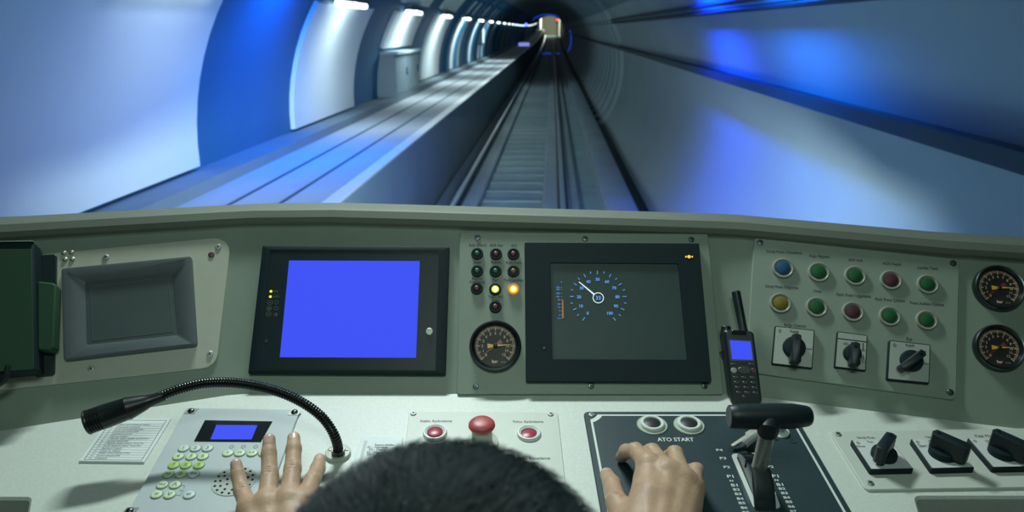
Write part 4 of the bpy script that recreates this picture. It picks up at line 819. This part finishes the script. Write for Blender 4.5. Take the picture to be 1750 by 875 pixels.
# ------------------------------------------------------------------ the driver (one continuous body; hair and clothes are children)
import openvdb as vdb
class SDF:
    def __init__(s, lo, hi, res):
        s.lo = np.array(lo, float); s.res = res; s.n = np.ceil((np.array(hi) - s.lo) / res).astype(int) + 1
        s.ax = [(s.lo[i] + np.arange(s.n[i]) * res).astype(np.float32) for i in range(3)]
    def full(s, v=9.): return np.full(s.n, v, np.float32)
    def sub(s, lo, hi):
        sl = []
        for i in range(3):
            a = int(np.clip((lo[i] - s.lo[i]) / s.res, 0, s.n[i])); b = int(np.clip((hi[i] - s.lo[i]) / s.res + 2, 0, s.n[i])); sl.append(slice(a, b))
        return tuple(sl)
    def cone(s, f, a, b, ra, rb, k=.005, scale=(1, 1, 1), m=.02, cut=False):    # tapered limb, blended into f
        a = np.array(a, float); b = np.array(b, float); sc = np.array(scale, float); R = max(ra, rb) * max(1, 1 / min(scale)) + m
        sl = s.sub(np.minimum(a, b) - R, np.maximum(a, b) + R); X, Y, Z = (s.ax[i][sl[i]] for i in range(3))
        P = [X[:, None, None], Y[None, :, None], Z[None, None, :]]
        ab = (b - a) * sc; L = float(ab @ ab) + 1e-12; rel = [(P[i] - a[i]) * sc[i] for i in range(3)]
        t = np.clip((rel[0] * ab[0] + rel[1] * ab[1] + rel[2] * ab[2]) / L, 0, 1)
        d = np.sqrt(sum((rel[i] - t * ab[i]) ** 2 for i in range(3))) - (ra + (rb - ra) * t)
        g = f[sl]
        if cut: h = np.maximum(k - np.abs(g + d), 0) / k; f[sl] = np.maximum(g, -d) + h * h * k * .25
        else: h = np.maximum(k - np.abs(g - d), 0) / k; f[sl] = np.minimum(g, d) - h * h * k * .25
    def mesh(s, f):
        g = vdb.FloatGrid(1.0); g.copyFromArray(np.clip(f / s.res, -4, 4).astype(np.float64)); p, q = g.convertToQuads()
        return p * s.res + s.lo, q
def to_mesh(name, p, q):
    me = bpy.data.meshes.new(name); me.vertices.add(len(p)); me.vertices.foreach_set('co', np.asarray(p, np.float32).ravel())
    me.loops.add(q.size); me.loops.foreach_set('vertex_index', np.asarray(q, np.int32).ravel()); me.polygons.add(len(q)); me.polygons.foreach_set('loop_start', np.arange(0, q.size, 4, dtype=np.int32)); me.update(calc_edges=True); me.validate()
    bm = bmesh.new(); bm.from_mesh(me); bmesh.ops.recalc_face_normals(bm, faces=bm.faces); bm.to_mesh(me); bm.free(); me.shade_smooth(); return me
def along(prev, px, py, L, far=True):                       # the point on a pixel's ray at distance L from the previous joint
    r = ray(px, py).normalized(); t0 = prev.dot(r); q = L * L - (prev - r * t0).length_squared
    return r * (t0 + (math.sqrt(q) if far else -math.sqrt(q))) if q > 0 else r * t0
DN = DESK.n
# left hand: splayed above the intercom
LMCP = {'pinky': (426, 870, .036), 'ring': (456, 861, .040), 'middle': (493, 855, .041), 'index': (517, 861, .037)}
LPX = {'pinky': [(413, 838), (407, 812), (403.5, 793)], 'ring': [(461, 811), (459.5, 775), (460, 751)], 'middle': [(500, 801), (502, 767), (502, 748)], 'index': [(534, 820), (543, 801), (546.5, 785)]}
LEN = {'pinky': (.036, .022, .014), 'ring': (.044, .029, .018), 'middle': (.047, .030, .018), 'index': (.043, .026, .017)}
RAD = {'pinky': (.0105, .0090, .0080, .0068), 'ring': (.0118, .0098, .0088, .0074), 'middle': (.0120, .0099, .0090, .0076), 'index': (.0115, .0097, .0088, .0074), 'thumb': (.0150, .0115, .0105, .0085)}
left = {}
for f, m in LMCP.items():
    p = hp(*m); ch = [p]
    for (px, py), L in zip(LPX[f], LEN[f]): p = along(p, px, py, L); ch.append(p)
    left[f] = ch
left['thumb'] = [hp(522, 925, .030), hp(556, 903, .030), hp(576, 893, .024), hp(590, 884, .016)]
LW = hp(474, 958, .026)
# right hand: knuckles up, fingertips down on the controller plate
right = {'index': [hp(1109, 794, .062), hp(1085, 770, .052), hp(1070, 772, .031), hp(1062, 781, .0125)], 'middle': [hp(1143, 806, .064), hp(1114, 772, .053), hp(1104, 776, .030), hp(1099, 786, .0125)],
         'ring': [hp(1168, 820, .059), hp(1153, 776, .050), hp(1144, 782, .027), hp(1136, 793, .0125)], 'pinky': [hp(1184, 834, .050), hp(1189, 804, .042), hp(1180, 806, .022), hp(1174, 818, .0115)],
         'thumb': [hp(1078, 905, .040), hp(1054, 858, .038), hp(1046, 828, .028), hp(1037, 811, .016)]}
RW = hp(1122, 968, .052)
HEADC = Vector((-.037, .318, -.324))
SHL, SHR = Vector((-.215, .20, -.56)), Vector((.145, .20, -.56))
ELL, ELR = Vector((-.36, .42, -.63)), Vector((.31, .42, -.62))
bits = []; nails = []
for ch, Wr, El in ((left, LW, ELL), (right, RW, ELR)):
    allp = [p for c in ch.values() for p in c] + [Wr, Wr.lerp(El, .55)]
    lo = [min(p[i] for p in allp) - .055 for i in range(3)]; hi = [max(p[i] for p in allp) + .055 for i in range(3)]
    s = SDF(lo, hi, .0011); palm = s.full()
    s.cone(palm, Wr, Wr.lerp(El, .5), .026, .033, .01, m=.03)
    fg = [k for k in ch if k != 'thumb']
    for k in fg:
        m = ch[k][0]; off = {'pinky': -1.5, 'ring': -.5, 'middle': .5, 'index': 1.5}[k]
        side = (ch['index'][0] - ch['pinky'][0]).normalized(); w = Wr + side * off * .011
        dn = (ch['middle'][0] - Wr).cross(side).normalized(); dn = dn if dn.dot(DN) > 0 else -dn
        s.cone(palm, w - dn * .004, m - dn * .003, .0185, .0135, .014, m=.03)
        s.cone(palm, w.lerp(m, .3) - dn * .012, w.lerp(m, .85) - dn * .008, .012, .010, .014, m=.03)
        s.cone(palm, m + dn * .002, m + dn * .0022, RAD[k][0] * .78, RAD[k][0] * .74, .012)            # knuckle
        s.cone(palm, m.lerp(w, .12) + dn * .0078, m.lerp(w, .7) + dn * .0115, .0020, .0016, .008)      # tendon
    s.cone(palm, Wr.lerp(ch['thumb'][0], .4), ch['thumb'][0], .018, .0165, .016, m=.03); s.cone(palm, ch['thumb'][0], ch['index'][0].lerp(Wr, .35), .014, .012, .018, m=.03)
    total = palm.copy()
    for k, c in ch.items():
        f = palm.copy(); R = RAD[k]; fin = s.full()
        R = tuple(R)
        if k == 'thumb': s.cone(fin, c[0], c[1], .0165, .0130, .006)
        for i in range(0 if k != 'thumb' else 1, 3): s.cone(fin, c[i], c[i + 1], R[i], R[i + 1], .0012)
        for i in (1, 2):
            d = (c[i + 1] - c[i]).normalized(); up = DN - d * DN.dot(d); up.normalize(); sd = d.cross(up)
            s.cone(fin, c[i] + up * .0006 - d * .002, c[i] + up * .0008 + d * .001, R[i] * .97, R[i] * .95, .003)
            for e in (-.0022, .0006, .0032) if i == 1 else ():
                s.cone(fin, c[i] + d * e + up * R[i] * 1.09 - sd * R[i] * .4, c[i] + d * e * 1.3 + up * R[i] * 1.09 + sd * R[i] * .4, (.0011), .0011, .0012, cut=True, m=.008)
        d = (c[3] - c[2]).normalized(); up = DN - d * DN.dot(d); up.normalize(); sd = d.cross(up)
        nc = c[3] + up * R[3] * .80 - d * .0005; nails.append((nc, d, sd, up, R[3]))
        h = np.maximum(.007 - np.abs(palm - fin), 0) / .007; f = np.minimum(palm, fin) - h * h * .007 * .25
        total = np.minimum(total, f)
    bits.append(s.mesh(total))
# the rest of the body
s = SDF((-.50, -.32, -1.52), (.45, .68, -.18), .006); f = s.full(); V = Vector; H_ = HEADC
s.cone(f, H_ + V((0, -.022, .012)), H_ + V((0, .022, .018)), .080, .076, .02, m=.04); s.cone(f, H_ + V((0, .055, -.07)), H_ + V((0, .035, -.03)), .045, .062, .03, m=.04)
s.cone(f, H_ + V((0, .098, -.022)), H_ + V((0, .118, -.045)), .007, .013, .01); s.cone(f, H_ + V((-.02, .098, -.075)), H_ + V((.02, .098, -.075)), .008, .008, .008)
s.cone(f, H_ + V((0, .085, -.105)), H_ + V((0, .085, -.10)), .02, .02, .02)
for e in (-1, 1):
    s.cone(f, H_ + V((e * .034, .09, -.008)), H_ + V((e * .034, .088, -.008)), .014, .014, .01, cut=True); s.cone(f, H_ + V((e * .034, .082, -.008)), H_ + V((e * .033, .084, -.008)), .012, .012, .004)
    s.cone(f, H_ + V((e * .081, -.008, -.035)), H_ + V((e * .086, -.018, .010)), .011, .016, .006); s.cone(f, H_ + V((e * .06, .08, .012)), H_ + V((e * .01, .094, .008)), .009, .009, .01)
NK = V((H_.x, .21, -.52))
s.cone(f, H_ + V((0, -.02, -.06)), NK, .058, .064, .03, m=.05)
HIP = V((-.03, .02, -.985))
s.cone(f, NK + V((0, -.02, -.06)), V((-.03, .10, -.72)), .115, .125, .06, m=.1); s.cone(f, V((-.03, .10, -.72)), HIP, .125, .135, .06, m=.1)
s.cone(f, SHL + V((.02, 0, 0)), SHR - V((.02, 0, 0)), .068, .068, .05, m=.08); s.cone(f, V((-.12, .15, -.72)), V((.06, .15, -.72)), .10, .10, .06, m=.1)
s.cone(f, HIP + V((-.07, 0, 0)), HIP + V((.07, 0, 0)), .11, .11, .06, m=.1)
for e, SH_, EL_, WR_ in ((-1, SHL, ELL, LW), (1, SHR, ELR, RW)):
    s.cone(f, SH_, EL_, .056, .042, .03, m=.05); s.cone(f, EL_, EL_.lerp(WR_, .30), .043, .043, .02, m=.05); s.cone(f, EL_.lerp(WR_, .30), EL_.lerp(WR_, .62), .043, .033, .02, m=.05)
    hip = HIP + V((e * .09, .03, -.01)); kn = HIP + V((e * .15, .45, .02)); an = V((kn.x, .40, -1.44))
    s.cone(f, hip, kn, .085, .058, .03, m=.06); s.cone(f, kn, an, .056, .040, .02, m=.06); s.cone(f, an + V((0, -.04, -.01)), an + V((e * .02, .17, -.022)), .036, .030, .02, m=.05)
def bool_join(meshes):
    obs = [new_obj('body', to_mesh('body', *m)) for m in meshes]
    for o in obs[1:]:
        md = obs[0].modifiers.new('join', 'BOOLEAN'); md.operation = 'UNION'; md.object = o; md.solver = 'MANIFOLD'
    dg = bpy.context.evaluated_depsgraph_get(); me = bpy.data.meshes.new_from_object(obs[0].evaluated_get(dg))
    for o in obs: bpy.data.objects.remove(o)
    return me
PR = new_obj('person', None, None, Matrix.Translation((-.03, .02, -1.09))); tag(PR, 'dark haired driver seen from behind, one hand on the charcoal plate, other spread', 'person')
me = bool_join([s.mesh(f)] + bits); me.transform(PR.matrix_world.inverted()); me.materials.clear(); me.materials.append(MATS['skin']); me.materials.append(MATS['nail']); me.shade_smooth()
n = len(me.polygons); cen = np.empty(n * 3, np.float32); me.polygons.foreach_get('center', cen); cen = cen.reshape(-1, 3) + np.array(PR.location, np.float32); mi = np.zeros(n, np.int32)
for nc, d, sd, up, R in nails:
    r = cen - np.array(nc); a, b, c = r @ np.array(d), r @ np.array(sd), r @ np.array(up); mi[((a / .0062) ** 2 + (b / (R * .72)) ** 4 < 1) & (np.abs(c) < R * .55)] = 1
me.polygons.foreach_set('material_index', mi); new_obj('body', me, PR)
# clothes follow the body a few millimetres out
def clothes(name, m, segs, res=.006):
    f = s.full()
    for a in segs: s.cone(f, *a[:4], a[4] if len(a) > 4 else .04, m=.1)
    me = to_mesh(name, *s.mesh(f)); me.transform(PR.matrix_world.inverted()); me.materials.append(MATS[m]); return new_obj(name, me, PR)
seg = [(NK + V((0, -.02, -.06)), V((-.03, .10, -.72)), .128, .140), (V((-.03, .10, -.72)), HIP, .140, .150), (SHL + V((.02, 0, 0)), SHR - V((.02, 0, 0)), .080, .080), (V((-.12, .15, -.72)), V((.06, .15, -.72)), .118, .118), (NK + V((0, -.01, -.04)), NK + V((0, 0, -.01)), .085, .072)]
for SH_, EL_, WR_ in ((SHL, ELL, LW), (SHR, ELR, RW)): seg += [(SH_, EL_, .064, .050), (EL_, EL_.lerp(WR_, .45), .051, .047, .02)]
clothes('shirt', 'shirt', seg)
seg = [(HIP + V((-.07, 0, -.01)), HIP + V((.07, 0, -.01)), .118, .118)]
for e in (-1, 1): kn = HIP + V((e * .15, .45, .02)); seg += [(HIP + V((e * .09, .03, -.01)), kn, .093, .067, .02), (kn, V((kn.x, .40, -1.40)), .065, .055, .02)]
clothes('trousers', 'trouser', seg)
# hair: a cap of short dark strands over the crown and back of the head
def hair():
    E = np.array((.106, .124, .118)); C = np.array(HEADC) + np.array((0, -.002, -.001)); vs = []; fs = []
    nu, nv = 40, 22
    for j in range(nv + 1):
        th = math.radians(118) * j / nv
        for i in range(nu):
            ph = 2 * PI * i / nu; vs.append(C + E * .955 * np.array((math.sin(th) * math.cos(ph), math.sin(th) * math.sin(ph), math.cos(th))))
    for j in range(nv):
        for i in range(nu): a = j * nu + i; b = j * nu + (i + 1) % nu; fs.append((a, b, b + nu, a + nu))
    N = 22000; rng = np.random.default_rng(3); zc = 1 - rng.random(N) * 1.42; ph = rng.random(N) * 2 * PI; r = np.sqrt(np.maximum(0, 1 - zc ** 2)); n0 = np.stack([r * np.cos(ph), r * np.sin(ph), zc], 1)
    keep = ~((n0[:, 1] > .55) & (n0[:, 2] < .35)); n0 = n0[keep]; N = len(n0)
    root = C + E * .95 * n0; flow = np.stack([n0[:, 0] * .5 + .25, n0[:, 1] * .3 + .55, -.25 * np.ones(N)], 1) + rng.normal(0, .22, (N, 3)); flow -= n0 * (flow * n0).sum(1)[:, None]; flow /= np.linalg.norm(flow, axis=1)[:, None] + 1e-9
    L = .021 + .014 * rng.random(N); M = 4; side = np.cross(n0, flow); w0 = .00042
    base = len(vs); V_ = np.zeros((N, M + 1, 3, 3))
    for k in range(M + 1):
        u = k / M; c = root + n0 * (L * (u * .58 - u * u * .34))[:, None] + flow * (L * (u * .35 + u * u * .5))[:, None]; w = w0 * (1 - .75 * u)
        for q in range(3):
            a = 2 * PI * q / 3; V_[:, k, q] = c + side * w * math.cos(a) + n0 * w * math.sin(a)
    vv = np.concatenate([np.array(vs), V_.reshape(-1, 3)]) - np.array(PR.location); i0 = base + np.arange(N)[:, None] * (M + 1) * 3; F_ = []
    for k in range(M):
        for q in range(3): F_.append(np.concatenate([i0 + k * 3 + q, i0 + k * 3 + (q + 1) % 3, i0 + (k + 1) * 3 + (q + 1) % 3, i0 + (k + 1) * 3 + q], 1))
    q = np.concatenate([np.array(fs)] + F_)
    me = bpy.data.meshes.new('hair'); me.vertices.add(len(vv)); me.vertices.foreach_set('co', vv.astype(np.float32).ravel()); me.loops.add(q.size); me.loops.foreach_set('vertex_index', q.astype(np.int32).ravel()); me.polygons.add(len(q)); me.polygons.foreach_set('loop_start', np.arange(0, q.size, 4, dtype=np.int32)); me.update(calc_edges=True); me.shade_smooth(); me.materials.append(MATS['hair'])
    return new_obj('hair', me, PR)
hair()
# the driver's seat
root = new_obj('driver_seat', None, None, Matrix.Translation((-.03, .02, -1.49))); tag(root, 'dark blue driver seat on a pedestal under the seated driver', 'seat')
mb = MB(); mb.slab(rp(rect(0, .06, .46, .46), .06), .305, .385, .02); mb.build('cushion', 'seat_cloth', root)
mb = MB(); mb.lathe([(.2, 0), (.2, .03), (.06, .05), (.06, .30)], 28); mb.build('pedestal', 'housing', root)
M = Matrix.Translation((0, -.165, .38)) @ Matrix.Rotation(PI / 2 + .12, 4, 'X')
mb = MB(); mb.slab(rp(rect(0, .25, .44, .5), .07), 0, .07, .02, M=M); mb.build('backrest', 'seat_cloth', root)
